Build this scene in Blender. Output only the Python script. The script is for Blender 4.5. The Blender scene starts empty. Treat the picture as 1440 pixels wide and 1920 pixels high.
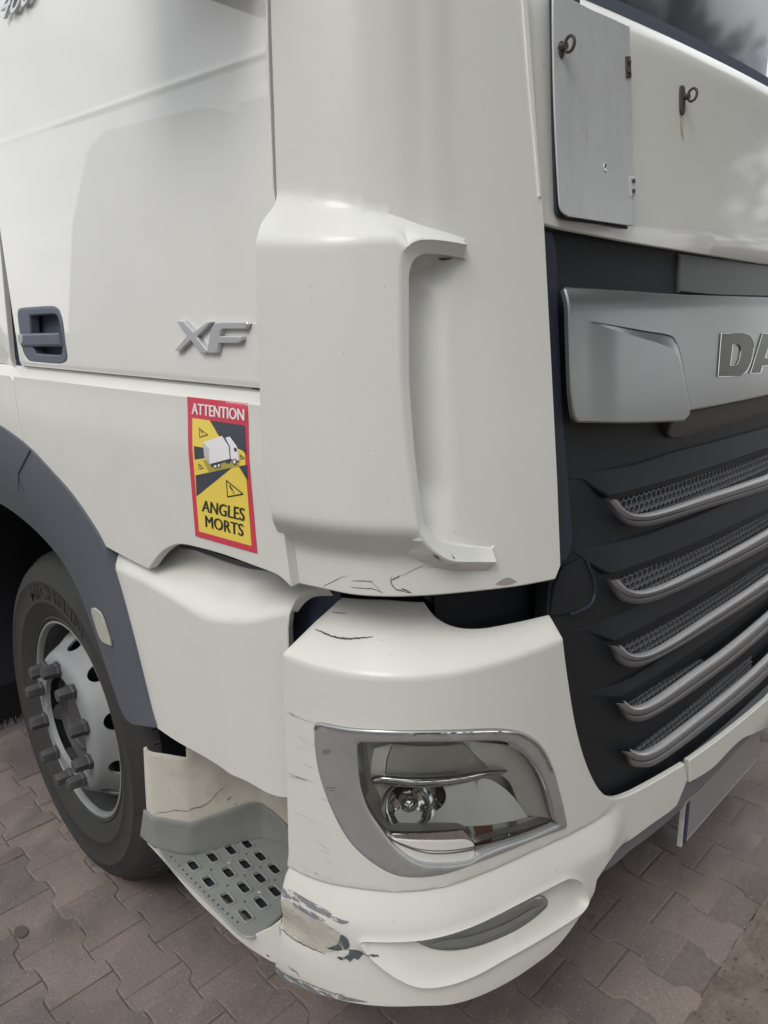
import bpy, bmesh, math, random
from mathutils import Vector, Matrix
from mathutils.geometry import delaunay_2d_cdt
random.seed(7)
scene = bpy.context.scene
COL = scene.collection
rad = math.radians

# ------------------------------------------------------------------ camera
cam_d = bpy.data.cameras.new('camera')
cam_d.sensor_fit = 'VERTICAL'
cam_d.sensor_height = 36.0
cam_d.lens = 28.18
cam_d.clip_start = 0.02
cam_d.clip_end = 800
cam = bpy.data.objects.new('camera', cam_d)
COL.objects.link(cam)
YAW, PITCH, ROLL = 0.8170, 0.2518, -0.0113
_f = Vector((math.sin(YAW)*math.cos(PITCH), math.cos(YAW)*math.cos(PITCH), -math.sin(PITCH)))
_r = Vector((math.cos(YAW), -math.sin(YAW), 0))
_u = _r.cross(_f)
_r2 = _r*math.cos(ROLL) + _u*math.sin(ROLL)
_u2 = -_r*math.sin(ROLL) + _u*math.cos(ROLL)
cam.matrix_world = Matrix(((_r2.x, _u2.x, -_f.x, -0.7862), (_r2.y, _u2.y, -_f.y, -0.6577),
                           (_r2.z, _u2.z, -_f.z, 1.6459), (0, 0, 0, 1)))
scene.camera = cam

# ------------------------------------------------------------------ world, sun, exposure
SUN_EL, SUN_AZ = rad(48), rad(252)      # high in front of the door side, veiled by cloud
world = bpy.data.worlds.new('World')
scene.world = world
world.use_nodes = True
nt = world.node_tree
nt.nodes.clear()
out = nt.nodes.new('ShaderNodeOutputWorld')
bg = nt.nodes.new('ShaderNodeBackground')
bg.inputs['Strength'].default_value = 0.12
sky = nt.nodes.new('ShaderNodeTexSky')
sky.sky_type = 'NISHITA'
sky.sun_disc = False
sky.sun_elevation = SUN_EL
sky.sun_rotation = SUN_AZ
sky.dust_density = 2.0
tc = nt.nodes.new('ShaderNodeTexCoord')
mp = nt.nodes.new('ShaderNodeMapping')
mp.inputs['Scale'].default_value = (1, 1, 2.2)
nz = nt.nodes.new('ShaderNodeTexNoise')
nz.inputs['Scale'].default_value = 2.6
nz.inputs['Detail'].default_value = 9
nz.inputs['Roughness'].default_value = 0.6
cr = nt.nodes.new('ShaderNodeValToRGB')
cr.color_ramp.elements[0].position = 0.36
cr.color_ramp.elements[0].color = (5.3, 5.5, 5.8, 1)
cr.color_ramp.elements[1].position = 0.62
cr.color_ramp.elements[1].color = (10.7, 10.7, 10.6, 1)
mx = nt.nodes.new('ShaderNodeMixRGB')
mx.inputs['Fac'].default_value = 0.85
nt.links.new(tc.outputs['Generated'], mp.inputs['Vector'])
nt.links.new(mp.outputs['Vector'], nz.inputs['Vector'])
nt.links.new(nz.outputs['Fac'], cr.inputs['Fac'])
nt.links.new(sky.outputs['Color'], mx.inputs['Color1'])
nt.links.new(cr.outputs['Color'], mx.inputs['Color2'])
nt.links.new(mx.outputs['Color'], bg.inputs['Color'])
nt.links.new(bg.outputs['Background'], out.inputs['Surface'])

sd = bpy.data.lights.new('sun', 'SUN')
sd.energy = 1.0
sd.angle = rad(25)
sd.color = (1.0, 0.96, 0.9)
sun = bpy.data.objects.new('sun', sd)
COL.objects.link(sun)
sdir = Vector((math.sin(SUN_AZ)*math.cos(SUN_EL), math.cos(SUN_AZ)*math.cos(SUN_EL), math.sin(SUN_EL)))
sun.rotation_euler = sdir.to_track_quat('Z', 'Y').to_euler()
scene.view_settings.view_transform = 'Standard'
scene.view_settings.look = 'None'
scene.view_settings.gamma = 1
scene.view_settings.use_curve_mapping = False
scene.view_settings.exposure = 0.56
scene.render.engine = 'CYCLES'
scene.cycles.max_bounces = 7
scene.cycles.glossy_bounces = 4
scene.cycles.transparent_max_bounces = 12
scene.cycles.use_denoising = True

# ------------------------------------------------------------------ materials
MATS = {}
def mat(name, col, rough=0.5, metal=0.0, spec=0.5, coat=0.0, coatr=0.05, var=0.0, vscale=6.0, bump=0.0, bscale=200.0,
        alpha=None, speck=0.0, speck_col=(0.05, 0.05, 0.05), speck_scale=60.0, dirt=0.0, dirt_col=(0.2, 0.18, 0.15), dirt_scale=4.0, stretch=None):
    m = bpy.data.materials.new(name)
    m.use_nodes = True
    t = m.node_tree
    b = t.nodes['Principled BSDF']
    b.inputs['Roughness'].default_value = rough
    b.inputs['Metallic'].default_value = metal
    b.inputs['Specular IOR Level'].default_value = spec
    b.inputs['Coat Weight'].default_value = coat
    b.inputs['Coat Roughness'].default_value = coatr
    b.inputs['Base Color'].default_value = (*col, 1)
    N = t.nodes.new
    L = t.links.new
    co = N('ShaderNodeTexCoord').outputs['Object']
    if stretch:
        mpn = N('ShaderNodeMapping')
        mpn.inputs['Scale'].default_value = stretch
        L(co, mpn.inputs['Vector'])
        co = mpn.outputs['Vector']
    cur = None
    def mixto(fac, c2, kind='MIX'):
        nonlocal cur
        n = N('ShaderNodeMixRGB')
        n.blend_type = kind
        L(fac, n.inputs['Fac'])
        if cur is None: n.inputs['Color1'].default_value = (*col, 1)
        else: L(cur, n.inputs['Color1'])
        n.inputs['Color2'].default_value = (*c2, 1)
        cur = n.outputs['Color']
    def noise(scale, detail=6, rough_=0.6):
        n = N('ShaderNodeTexNoise')
        n.inputs['Scale'].default_value = scale
        n.inputs['Detail'].default_value = detail
        n.inputs['Roughness'].default_value = rough_
        L(co, n.inputs['Vector'])
        return n.outputs['Fac']
    def ramp(src, a, b_, va=0.0, vb=1.0):
        n = N('ShaderNodeMapRange')
        n.inputs['From Min'].default_value = a
        n.inputs['From Max'].default_value = b_
        n.inputs['To Min'].default_value = va
        n.inputs['To Max'].default_value = vb
        L(src, n.inputs['Value'])
        return n.outputs['Result']
    if var:
        mixto(ramp(noise(vscale), 0.3, 0.7, 0, var), tuple(c*0.55 for c in col))
    if dirt:
        mixto(ramp(noise(dirt_scale, 10, 0.7), 0.52, 0.72, 0, dirt), dirt_col)
    if speck:
        mixto(ramp(noise(speck_scale, 2, 0.5), 0.72, 0.76, 0, speck), speck_col)
    if cur is not None: L(cur, b.inputs['Base Color'])
    if alpha: L(ramp(noise(alpha[0], 8, 0.75), alpha[1]-0.02, alpha[1]+0.02), b.inputs['Alpha'])
    if bump:
        bn = N('ShaderNodeBump')
        bn.inputs['Strength'].default_value = bump
        bn.inputs['Distance'].default_value = 0.002
        L(noise(bscale, 4), bn.inputs['Height'])
        L(bn.outputs['Normal'], b.inputs['Normal'])
    MATS[name] = m
    return m

mat('paint', (0.70, 0.705, 0.672), 0.45, coat=1.0, coatr=0.02, var=0.09, dirt=0.06, dirt_col=(0.45, 0.42, 0.34), dirt_scale=3, vscale=2.5, speck=0.25, speck_col=(0.3, 0.28, 0.24), speck_scale=140)
mat('paint_satin', (0.65, 0.648, 0.608), 0.42, coat=0.25, coatr=0.15, var=0.10, vscale=3.5, speck=0.4, speck_col=(0.3, 0.27, 0.22), speck_scale=150, dirt=0.10, dirt_col=(0.40, 0.37, 0.30), dirt_scale=5, bump=0.04, bscale=900)
mat('paint_dirty', (0.60, 0.58, 0.51), 0.5, coat=0.2, coatr=0.2, var=0.2, vscale=8, speck=0.6, speck_col=(0.2, 0.18, 0.14), speck_scale=90, dirt=0.45, dirt_col=(0.27, 0.24, 0.18), dirt_scale=9)
mat('black_plastic', (0.0085, 0.0105, 0.0145), 0.55, spec=0.35, var=0.15, vscale=5, bump=0.25, bscale=1400)
mat('navy_plastic', (0.016, 0.020, 0.036), 0.5, spec=0.4, var=0.15, vscale=5, bump=0.2, bscale=1200)
mat('arch_plastic', (0.088, 0.100, 0.122), 0.55, var=0.15, vscale=7, bump=0.25, bscale=900, dirt=0.25, dirt_col=(0.16, 0.155, 0.15), dirt_scale=6)
mat('handle_plastic', (0.09, 0.105, 0.145), 0.5, bump=0.15, bscale=1400)
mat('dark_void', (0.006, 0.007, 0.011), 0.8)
mat('silver_paint', (0.27, 0.275, 0.28), 0.30, metal=0.75, coat=0.2, coatr=0.15, var=0.08, vscale=4, bump=0.05, bscale=1500)
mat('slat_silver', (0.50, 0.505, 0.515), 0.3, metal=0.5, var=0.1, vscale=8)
mat('lamp_dark', (0.50, 0.50, 0.46), 0.25, var=0.1)
mat('slat_face_shaded', (0.26, 0.264, 0.275), 0.36, metal=0.3, var=0.1, vscale=8)  # darker copy of the slat silver, shade of the down-facing side painted in
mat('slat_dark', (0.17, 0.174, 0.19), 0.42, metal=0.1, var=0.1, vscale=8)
mat('mesh_grey', (0.17, 0.175, 0.185), 0.4, metal=0.2)
mat('chrome', (0.62, 0.63, 0.64), 0.07, metal=1.0)
mat('satin_chrome', (0.46, 0.465, 0.47), 0.28, metal=0.55, var=0.2, vscale=10, dirt=0.2, dirt_col=(0.14, 0.14, 0.14), dirt_scale=14)
mat('paint_front_dim', (0.60, 0.605, 0.57), 0.45, coat=0.8, coatr=0.09, var=0.06, vscale=2.5, speck=0.35, speck_col=(0.3, 0.28, 0.24), speck_scale=120)  # copy of the cream paint, darkened for the weaker light on the front
mat('badge', (0.55, 0.56, 0.58), 0.25, metal=0.5)
mat('ledge_black', (0.06, 0.061, 0.062), 0.42)
mat('navy_light', (0.035, 0.046, 0.075), 0.5)
mat('paint_semi', (0.635, 0.640, 0.604), 0.5, coat=0.5, coatr=0.20, var=0.07, vscale=2.5, speck=0.3, speck_col=(0.3, 0.28, 0.24), speck_scale=140, bump=0.03, bscale=900)
mat('letter_dark', (0.05, 0.05, 0.045), 0.3, metal=0.5)
mat('tread_grey', (0.235, 0.245, 0.235), 0.5, var=0.25, vscale=14, dirt=0.35, dirt_col=(0.14, 0.145, 0.14), dirt_scale=12, speck=0.3, speck_col=(0.45, 0.45, 0.42), speck_scale=80, bump=0.15, bscale=500)
mat('rubber', (0.028, 0.028, 0.028), 0.75, var=0.3, vscale=9, bump=0.3, bscale=250, dirt=0.35, dirt_col=(0.06, 0.056, 0.05), dirt_scale=7)
mat('rim_silver', (0.27, 0.285, 0.29), 0.6, metal=0.2, var=0.25, vscale=9, dirt=0.35, dirt_col=(0.17, 0.165, 0.15), dirt_scale=9)
mat('hub_grey', (0.07, 0.07, 0.072), 0.6, metal=0.2, var=0.3, vscale=20)
mat('nut_plastic', (0.055, 0.055, 0.06), 0.55, dirt=0.3, dirt_col=(0.12, 0.11, 0.1), dirt_scale=30)
mat('reflector', (0.42, 0.42, 0.36), 0.35, var=0.3, vscale=60)
mat('aluminium', (0.62, 0.63, 0.64), 0.38, metal=0.4, var=0.22, vscale=5, dirt=0.25, dirt_col=(0.30, 0.31, 0.33), dirt_scale=7, stretch=(3, 3, 0.9), speck=0.3, speck_col=(0.12, 0.12, 0.12), speck_scale=20)
mat('plate_edge', (0.30, 0.10, 0.05), 0.6)
mat('seal_rubber', (0.028, 0.036, 0.058), 0.6, spec=0.3)
mat('rust', (0.055, 0.048, 0.046), 0.7, var=0.6, vscale=80, dirt=0.6, dirt_col=(0.10, 0.055, 0.035), dirt_scale=40)
mat('rust_stain', (0.50, 0.42, 0.30), 0.5)
mat('scrape', (0.52, 0.495, 0.44), 0.6, alpha=(16, 0.40), var=0.35, vscale=20, dirt=0.6, dirt_col=(0.27, 0.235, 0.18), dirt_scale=14, stretch=(1, 1, 3), bump=0.6, bscale=120)
mat('scuff', (0.22, 0.22, 0.245), 0.6, alpha=(30, 0.47), var=0.5, vscale=40, dirt=0.6, dirt_col=(0.30, 0.29, 0.28), dirt_scale=28, stretch=(1, 1, 4), bump=0.6, bscale=150)
mat('crack', (0.085, 0.078, 0.07), 0.8)
mat('faint_scratch', (0.33, 0.31, 0.27), 0.7)
mat('gouge', (0.09, 0.11, 0.125), 0.7, alpha=(55, 0.44), var=0.5, vscale=60)
mat('filler', (0.30, 0.285, 0.265), 0.7)
mat('red_print', (0.60, 0.045, 0.085), 0.4, coat=0.3)
mat('yellow_print', (0.80, 0.62, 0.10), 0.4, coat=0.3)
mat('yellow_shade', (0.42, 0.36, 0.08), 0.4, coat=0.3)
mat('slate_print', (0.05, 0.058, 0.075), 0.4, coat=0.3)
mat('white_print', (0.78, 0.76, 0.78), 0.4, coat=0.3)
mat('grey_print', (0.52, 0.51, 0.54), 0.4, coat=0.3)
mat('black_print', (0.02, 0.025, 0.02), 0.4, coat=0.3)
mat('interior', (0.05, 0.06, 0.09), 0.6, var=0.2, vscale=3)
mat('interior_dark', (0.012, 0.015, 0.024), 0.6)
mat('lamp_body', (0.70, 0.70, 0.66), 0.35, var=0.2, vscale=12)
mat('lamp_satin', (0.86, 0.87, 0.84), 0.25, metal=0.12, var=0.08, vscale=15)
mat('amber', (0.22, 0.07, 0.045), 0.3, coat=0.5)
mat('number_plate', (0.22, 0.22, 0.228), 0.35, coat=0.2, coatr=0.2, var=0.05)
mat('plate_blue', (0.012, 0.018, 0.07), 0.4)
mat('plate_rim', (0.42, 0.42, 0.40), 0.4, dirt=0.6, dirt_scale=30)

def glass(name, tint=(1, 1, 1), rough=0.0, base=0.0, ior=1.5):
    m = bpy.data.materials.new(name)
    m.use_nodes = True
    t = m.node_tree
    t.nodes.clear()
    o = t.nodes.new('ShaderNodeOutputMaterial')
    a = t.nodes.new('ShaderNodeBsdfTransparent')
    a.inputs['Color'].default_value = (*tint, 1)
    g = t.nodes.new('ShaderNodeBsdfGlossy')
    g.inputs['Roughness'].default_value = rough
    fr = t.nodes.new('ShaderNodeFresnel')
    fr.inputs['IOR'].default_value = ior
    ad = t.nodes.new('ShaderNodeMath')
    ad.operation = 'ADD'
    ad.inputs[1].default_value = base
    mm = t.nodes.new('ShaderNodeMixShader')
    t.links.new(fr.outputs['Fac'], ad.inputs[0])
    t.links.new(ad.outputs['Value'], mm.inputs['Fac'])
    t.links.new(a.outputs['BSDF'], mm.inputs[1])
    t.links.new(g.outputs['BSDF'], mm.inputs[2])
    t.links.new(mm.outputs['Shader'], o.inputs['Surface'])
    MATS[name] = m
glass('lamp_glass', (0.93, 0.94, 0.92), 0.01, 0.02)
glass('wind_glass', (0.62, 0.68, 0.78), 0.09, 0.0, 1.20)
glass('fog_glass', (0.88, 0.9, 0.9), 0.12, 0.08)

# ------------------------------------------------------------------ object helpers
def link(o, parent=None):
    COL.objects.link(o)
    if parent is not None: o.parent = parent
    return o

def empty(name, label=None, cat=None, group=None, kind=None, parent=None):
    o = bpy.data.objects.new(name, None)
    o.empty_display_size = 0.1
    if label: o['label'] = label
    if cat: o['category'] = cat
    if group: o['group'] = group
    if kind: o['kind'] = kind
    return link(o, parent)

def make(name, verts, faces, material, parent=None, smooth=True, angle=35, label=None, fmats=None):
    me = bpy.data.meshes.new(name)
    me.from_pydata([tuple(v) for v in verts], [], faces)
    ms = material if isinstance(material, (list, tuple)) else [material]
    for m_ in ms: me.materials.append(MATS[m_] if isinstance(m_, str) else m_)
    if fmats: me.polygons.foreach_set('material_index', fmats)
    me.validate()
    if smooth:
        me.shade_smooth()
        me.set_sharp_from_angle(angle=rad(angle))
    me.update()
    o = bpy.data.objects.new(name, me)
    if label: o['label'] = label
    return link(o, parent)

import math
def sstep(t):
    t = 0.0 if t < 0 else (1.0 if t > 1 else t)
    return t*t*(3-2*t)
def interp(tab, x):
    if x <= tab[0][0]: return tab[0][1]
    for i in range(len(tab)-1):
        if x <= tab[i+1][0]:
            a, b = tab[i], tab[i+1]
            d = b[0]-a[0]
            return a[1] if d == 0 else a[1]+(b[1]-a[1])*(x-a[0])/d
    return tab[-1][1]
_PL = [(0, 2.6), (0, 2.3), (0, 1.5), (0, 0.9), (0, 0.6), (0, 0.42), (0.001, 0.32), (0.008, 0.24), (0.027, 0.175), (0.057, 0.125),
       (0.1, 0.084), (0.16, 0.05), (0.25, 0.022), (0.36, 0.003), (0.5, -0.012), (0.75, -0.028), (1.0, -0.037),
       (1.245, -0.04), (1.49, -0.037), (1.74, -0.028), (1.99, -0.012), (2.13, 0.003), (2.24, 0.022), (2.33, 0.05), (2.39, 0.084),
       (2.433, 0.125), (2.463, 0.175), (2.482, 0.24), (2.489, 0.32), (2.49, 0.42), (2.49, 0.6), (2.49, 0.9), (2.49, 2.3), (2.49, 2.6)]
def _cr(p0, p1, p2, p3, t):
    return tuple(0.5*((2*b)+(-a+c)*t+(2*a-5*b+4*c-d)*t*t+(-a+3*b-3*c+d)*t*t*t) for a, b, c, d in zip(p0, p1, p2, p3))
_pts = []
for _i in range(1, len(_PL)-2):
    for _k in range(12):
        _pts.append(_cr(_PL[_i-1], _PL[_i], _PL[_i+1], _PL[_i+2], _k/12))
_pts.append(_PL[-2])
_us = [-2.3]
for _i in range(1, len(_pts)):
    _us.append(_us[-1]+math.dist(_pts[_i], _pts[_i-1]))
_nn = []
for _i in range(len(_pts)):
    _a = _pts[max(0, _i-1)]; _b = _pts[min(len(_pts)-1, _i+1)]
    _dx, _dy = _b[0]-_a[0], _b[1]-_a[1]; _l = math.hypot(_dx, _dy)
    _nn.append((_dy/_l, -_dx/_l))
UMAX = _us[-1]
import bisect
def plan(u):
    """point and outward normal of the cab's outline seen from above; u = -y along the near side"""
    if u <= _us[0]: return (0.0, -u, -1.0, 0.0)
    if u >= _us[-1]: return (2.49, 2.3+(u-_us[-1]), 1.0, 0.0)
    i = bisect.bisect_right(_us, u)-1
    t = (u-_us[i])/(_us[i+1]-_us[i])
    p, q, m, n = _pts[i], _pts[i+1], _nn[i], _nn[i+1]
    nx, ny = m[0]+(n[0]-m[0])*t, m[1]+(n[1]-m[1])*t
    l = math.hypot(nx, ny)
    return (p[0]+(q[0]-p[0])*t, p[1]+(q[1]-p[1])*t, nx/l, ny/l)
def body(u, z, off=0.0):
    x, y, nx, ny = plan(u)
    o = off - 0.1*max(0.0, z-1.1)*ny*ny
    return (x+nx*o, y+ny*o, z)
def s_body(u, v): return body(u, v, 0.0)
def side(off):
    def f(u, v): return (-off, -u, v)
    return f
s_side = side(0.0)
s_arch = side(0.032)
s_archin = side(-0.03)
def s_ground(u, v): return (u, v, 0.0)
# door with a crease that the upper half leans back from
def s_door(u, v):
    o = 0.0
    if v > 1.985: o = -(v-1.985)*0.016
    o += 0.0007*math.exp(-((v-1.985)/0.005)**2)
    if v < 1.535: o -= 0.006*min(2.0, (1.535-v)/0.015)**2
    return (-o, -u, v)
# side panel below the door: a bright shelf, then upright
def s_ldoor(u, v):
    if v > 1.5: o = 0.020-0.032*sstep((v-1.497)/0.022)
    else: o = 0.020+0.006*sstep((1.5-v)/0.10)
    x, y, nx, ny = plan(u)
    return (x+nx*o, y+ny*o, v)
RIDGE = [(p[0], p[1]) for p in [(-1.0083, 1.1517), (-0.9059, 1.1297), (-0.7062, 1.1216), (-0.5960, 1.1098), (-0.5113, 1.0999), (-0.4001, 1.1145), (-0.2985, 1.1516), (-0.2199, 1.1816)]]
def s_lower(u, v):
    zr = interp(RIDGE, u)
    d = v-zr
    deep = 0.055+0.02*sstep((u+0.55)/0.25)
    o = 0.024 - (deep*sstep(d/0.075) if d > 0 else 0.0)
    o -= 0.42*max(0.0, u+0.455)
    x, y, nx, ny = plan(u)
    return (x+nx*o, y+ny*o, v)
def s_cor0(u, v): return body(u, v, 0.006)
def s_cor1(u, v): return body(u, v, 0.045)
def _sm(p, k=4):
    r = []
    for i in range(len(p)-1):
        a, b, c, d = p[max(0, i-1)][:2], p[i][:2], p[i+1][:2], p[min(len(p)-1, i+2)][:2]
        for j in range(k): r.append(_cr(a, b, c, d, j/k))
    r.append(tuple(p[-1][:2]))
    return r
TOP1 = [(p[0], p[1]) for p in [(-0.3342, 1.8144), (-0.2837, 1.8075), (-0.1914, 1.7892), (-0.1168, 1.7704), (-0.0471, 1.7530), (0.0051, 1.7437), (0.0653, 1.7313)]]
TOP2 = [(p[0], p[1]) for p in [(-0.2959, 1.7293), (-0.2172, 1.7253), (-0.1634, 1.7269), (-0.1267, 1.7312), (-0.0941, 1.7313), (-0.0565, 1.7340), (-0.0243, 1.7333), (0.0304, 1.7292)]]
BOT2 = [(p[0], p[1]) for p in [(-0.2895, 1.3464), (-0.1986, 1.3454), (-0.1298, 1.3416), (-0.0764, 1.3376), (-0.0591, 1.3084), (-0.0437, 1.2926), (-0.0218, 1.2788), (0.0260, 1.2657), (0.0598, 1.2589)]]
BOT1 = [(p[0], p[1]) for p in [(-0.3021, 1.2723), (-0.2231, 1.2712), (-0.1367, 1.2698), (-0.0548, 1.2611), (-0.0059, 1.2500), (0.0516, 1.2402), (0.0906, 1.2367)]]
LIP = [(p[0], p[1]) for p in [(0.0297, 1.7104), (-0.0247, 1.7136), (-0.0506, 1.7146), (-0.0621, 1.7131), (-0.0726, 1.7081), (-0.0791, 1.6976), (-0.0821, 1.6809), (-0.0825, 1.6266), (-0.0831, 1.5544), (-0.0813, 1.5160), (-0.0775, 1.4559), (-0.0724, 1.4005), (-0.0651, 1.3470), (-0.0596, 1.3299), (-0.0509, 1.3172), (-0.0405, 1.3083), (-0.0291, 1.3022), (-0.0058, 1.2927), (0.0256, 1.2846), (0.0605, 1.2763)]]
LIP = _sm(LIP)
CREST = [(p[0], p[1]) for p in [(0.0304, 1.7285), (-0.0244, 1.7319), (-0.0565, 1.7326), (-0.0746, 1.7295), (-0.0874, 1.7197), (-0.0943, 1.7031), (-0.0955, 1.6268), (-0.0953, 1.5548), (-0.0935, 1.5165), (-0.0892, 1.4565), (-0.0841, 1.4066), (-0.0770, 1.3502), (-0.0709, 1.3269), (-0.0591, 1.3060), (-0.0437, 1.2902), (-0.0219, 1.2763), (0.0259, 1.2640), (0.0598, 1.2581)]]
CREST = _sm(CREST)
LIPPOLY = LIP + [(LIP[-1][0], LIP[-1][1]-0.05), (LIP[-1][0]-1.2, LIP[-1][1]-0.12), (LIP[-1][0]-1.2, LIP[0][1]+0.3), (LIP[0][0], LIP[0][1]+0.06)]
TOP2 = [p for p in TOP2 if p[0] < CREST[16][0]-0.004]+list(reversed(CREST[:17]))
_nb = len(CREST)
BOT2 = [p for p in BOT2 if p[0] < CREST[_nb-21][0]-0.004]+CREST[_nb-21:]
CRPOLY = CREST + [(CREST[-1][0], CREST[-1][1]-0.05), (CREST[-1][0]-1.2, CREST[-1][1]-0.12), (CREST[-1][0]-1.2, CREST[0][1]+0.3), (CREST[0][0], CREST[0][1]+0.06)]
TOP1 = _sm(TOP1); TOP2 = _sm(TOP2); BOT1 = _sm(BOT1); BOT2 = _sm(BOT2)
def inside(poly, x, y):
    c = False
    j = len(poly)-1
    for i in range(len(poly)):
        xi, yi = poly[i][0], poly[i][1]; xj, yj = poly[j][0], poly[j][1]
        if (yi > y) != (yj > y) and x < (xj-xi)*(y-yi)/(yj-yi)+xi: c = not c
        j = i
    return c
def pdist(poly, x, y, closed=True):
    best = 9e9
    n = len(poly)
    for i in range(n if closed else n-1):
        ax, ay = poly[i][0], poly[i][1]; bx, by = poly[(i+1) % n][0], poly[(i+1) % n][1]
        dx, dy = bx-ax, by-ay
        l2 = dx*dx+dy*dy
        t = 0 if l2 == 0 else max(0, min(1, ((x-ax)*dx+(y-ay)*dy)/l2))
        d = (ax+dx*t-x)**2+(ay+dy*t-y)**2
        if d < best: best = d
    return math.sqrt(best)
_ua, _ub = CREST[12][0], CREST[0][0]
LIPMIN = min(p[0] for p in LIP)
def cor_off(u, v):
    if not inside(LIPPOLY, u, v):
        if v < LIP[0][1]+0.03 and v > LIP[-1][1]-0.03 and u > LIPMIN:
            d = pdist(LIP, u, v, False)
            if d < 0.09:
                e = sstep((_ub-0.01-u)/0.07)*sstep((LIP[0][1]+0.012-v)/0.02)*sstep((v-LIP[-1][1]-0.03)/0.09)
                return -0.026*(1-sstep(d/0.09))*e
        return 0.0
    t1, t2 = interp(TOP1, u), interp(TOP2, u)
    b1, b2 = interp(BOT1, u), interp(BOT2, u)
    h = 0.045
    if u > _ua: h = 0.045-0.03*min(1, (u-_ua)/(_ub-_ua))
    k = sstep((t1-v)/max(0.008, t1-t2))*sstep((v-b1)/max(0.006, b2-b1))
    o = h*k
    if not inside(CRPOLY, u, v): o -= 0.75*min(0.014, pdist(CREST, u, v, False))
    return o
def s_corner(u, v):
    return body(u, v, 0.006+cor_off(u, v))
def s_front(u, v): return body(u, v, -0.004)
def s_plateal(u, v): return body(u, v, 0.012)
def s_emb(u, v): return body(u, v, 0.004)
def s_slat(u, v): return body(u, v, -0.004)
def s_gril(u, v): return body(u, v, -0.035)
def s_mesh(u, v): return body(u, v, -0.03)
ZL = [(p[0], p[1]) for p in [(-0.3372, 0.6613), (-0.3019, 0.6635), (-0.2498, 0.6712), (-0.2047, 0.6799), (-0.1643, 0.6858), (-0.1089, 0.6883), (-0.0358, 0.6886), (0.0463, 0.6896), (0.1727, 0.6834), (0.2648, 0.6699), (0.3338, 0.6598), (0.3900, 0.6540)]]
ZL = _sm(ZL)
FOG = [(p[0], p[1]) for p in [(-0.1632, 0.5885), (-0.1562, 0.5980), (-0.1096, 0.6044), (-0.0543, 0.6061), (0.0151, 0.6089), (0.1213, 0.6101), (0.2380, 0.5966), (0.2711, 0.5840), (0.2981, 0.5612), (0.3203, 0.5269), (0.3281, 0.4988), (0.3093, 0.4870), (0.2547, 0.4911), (0.1122, 0.5052), (0.0278, 0.5024), (-0.0347, 0.5028), (-0.0730, 0.5100), (-0.1055, 0.5294), (-0.1332, 0.5527), (-0.1519, 0.5715)]]
FOG = _sm(FOG+FOG[:1])[:-1]
_fx = [p[0] for p in FOG]; _fz = [p[1] for p in FOG]
FB = (min(_fx)-.03, max(_fx)+.03, min(_fz)-.03, max(_fz)+.03)
_uz = ZL[-1][0]
def _col(u):
    zz = []
    n = len(FOG)
    for i in range(n):
        a, b = FOG[i], FOG[(i+1) % n]
        if (a[0] > u) != (b[0] > u): zz.append(a[1]+(b[1]-a[1])*(u-a[0])/(b[0]-a[0]))
    return (min(zz), max(zz)) if len(zz) > 1 else None
def bump_base(u, z):
    zc = 1.083
    if z > zc: return -(z-zc)*1.05
    zl = interp(ZL, u)
    if u > _uz: zl = zl+(u-_uz)*0.0
    o = 0.0
    fade = 1.0-sstep((u-_uz)/0.10)
    if z < zl:
        t = zl-z
        o += fade*(0.016*sstep((t-0.004)/0.07) - 0.005*math.exp(-((t-0.007)/0.005)**2))
    if z < 0.47: o -= 0.020*(min(1.6, (0.47-z)/0.10))**2
    if u > _uz:
        # the slim beam under the grille: rounded top and a tucked lower half
        w = sstep((u-_uz)/0.12)
        o -= w*0.02*max(0.0, (0.50-z)/0.10)
    return o
DENT = ([(-0.2913, 0.5486)][0], [(-0.2250, 0.5489)][0])
def bump_off(u, z):
    o = bump_base(u, z)
    if z < 0.62 and u < DENT[1][0]+0.08:
        du, dz = DENT[1][0]-DENT[0][0], DENT[1][1]-DENT[0][1]
        l = math.hypot(du, dz)
        a = ((u-DENT[0][0])*du+(z-DENT[0][1])*dz)/l; b = (-(u-DENT[0][0])*dz+(z-DENT[0][1])*du)/l
        o -= 0.007*math.exp(-(a/0.075)**2-(b/0.030)**2)
    if FB[0] < u < FB[1] and FB[2] < z < FB[3]:
        d = pdist(FOG, u, z)
        s = -d if inside(FOG, u, z) else d
        if s > 0: o += 0.004*(1-sstep(s/0.009))
        else:
            c = _col(u)
            k = (z-c[0])/max(0.004, c[1]-c[0]) if c else 0.5
            o += 0.004-0.028*k**0.8*sstep((-s-0.003)/0.007)-0.003*sstep((-s-0.002)/0.004)
    return o
def s_bump(u, v): return body(u, v, bump_off(u, v))
def s_bump0(u, v): return body(u, v, bump_base(u, v))
def lampsurf(off):
    def f(u, v): return body(u, v, off)
    return f
s_lampring = lampsurf(0.003)
s_lampglass = lampsurf(-0.004)
s_lampin1 = lampsurf(-0.024)
s_lampin2 = lampsurf(-0.036)
s_lampin3 = lampsurf(-0.052)
def s_fogl(u, v): return body(u, v, bump_base(u, v)-0.010)
def s_fogb(u, v): return body(u, v, bump_base(u, v)-0.015)
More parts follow.
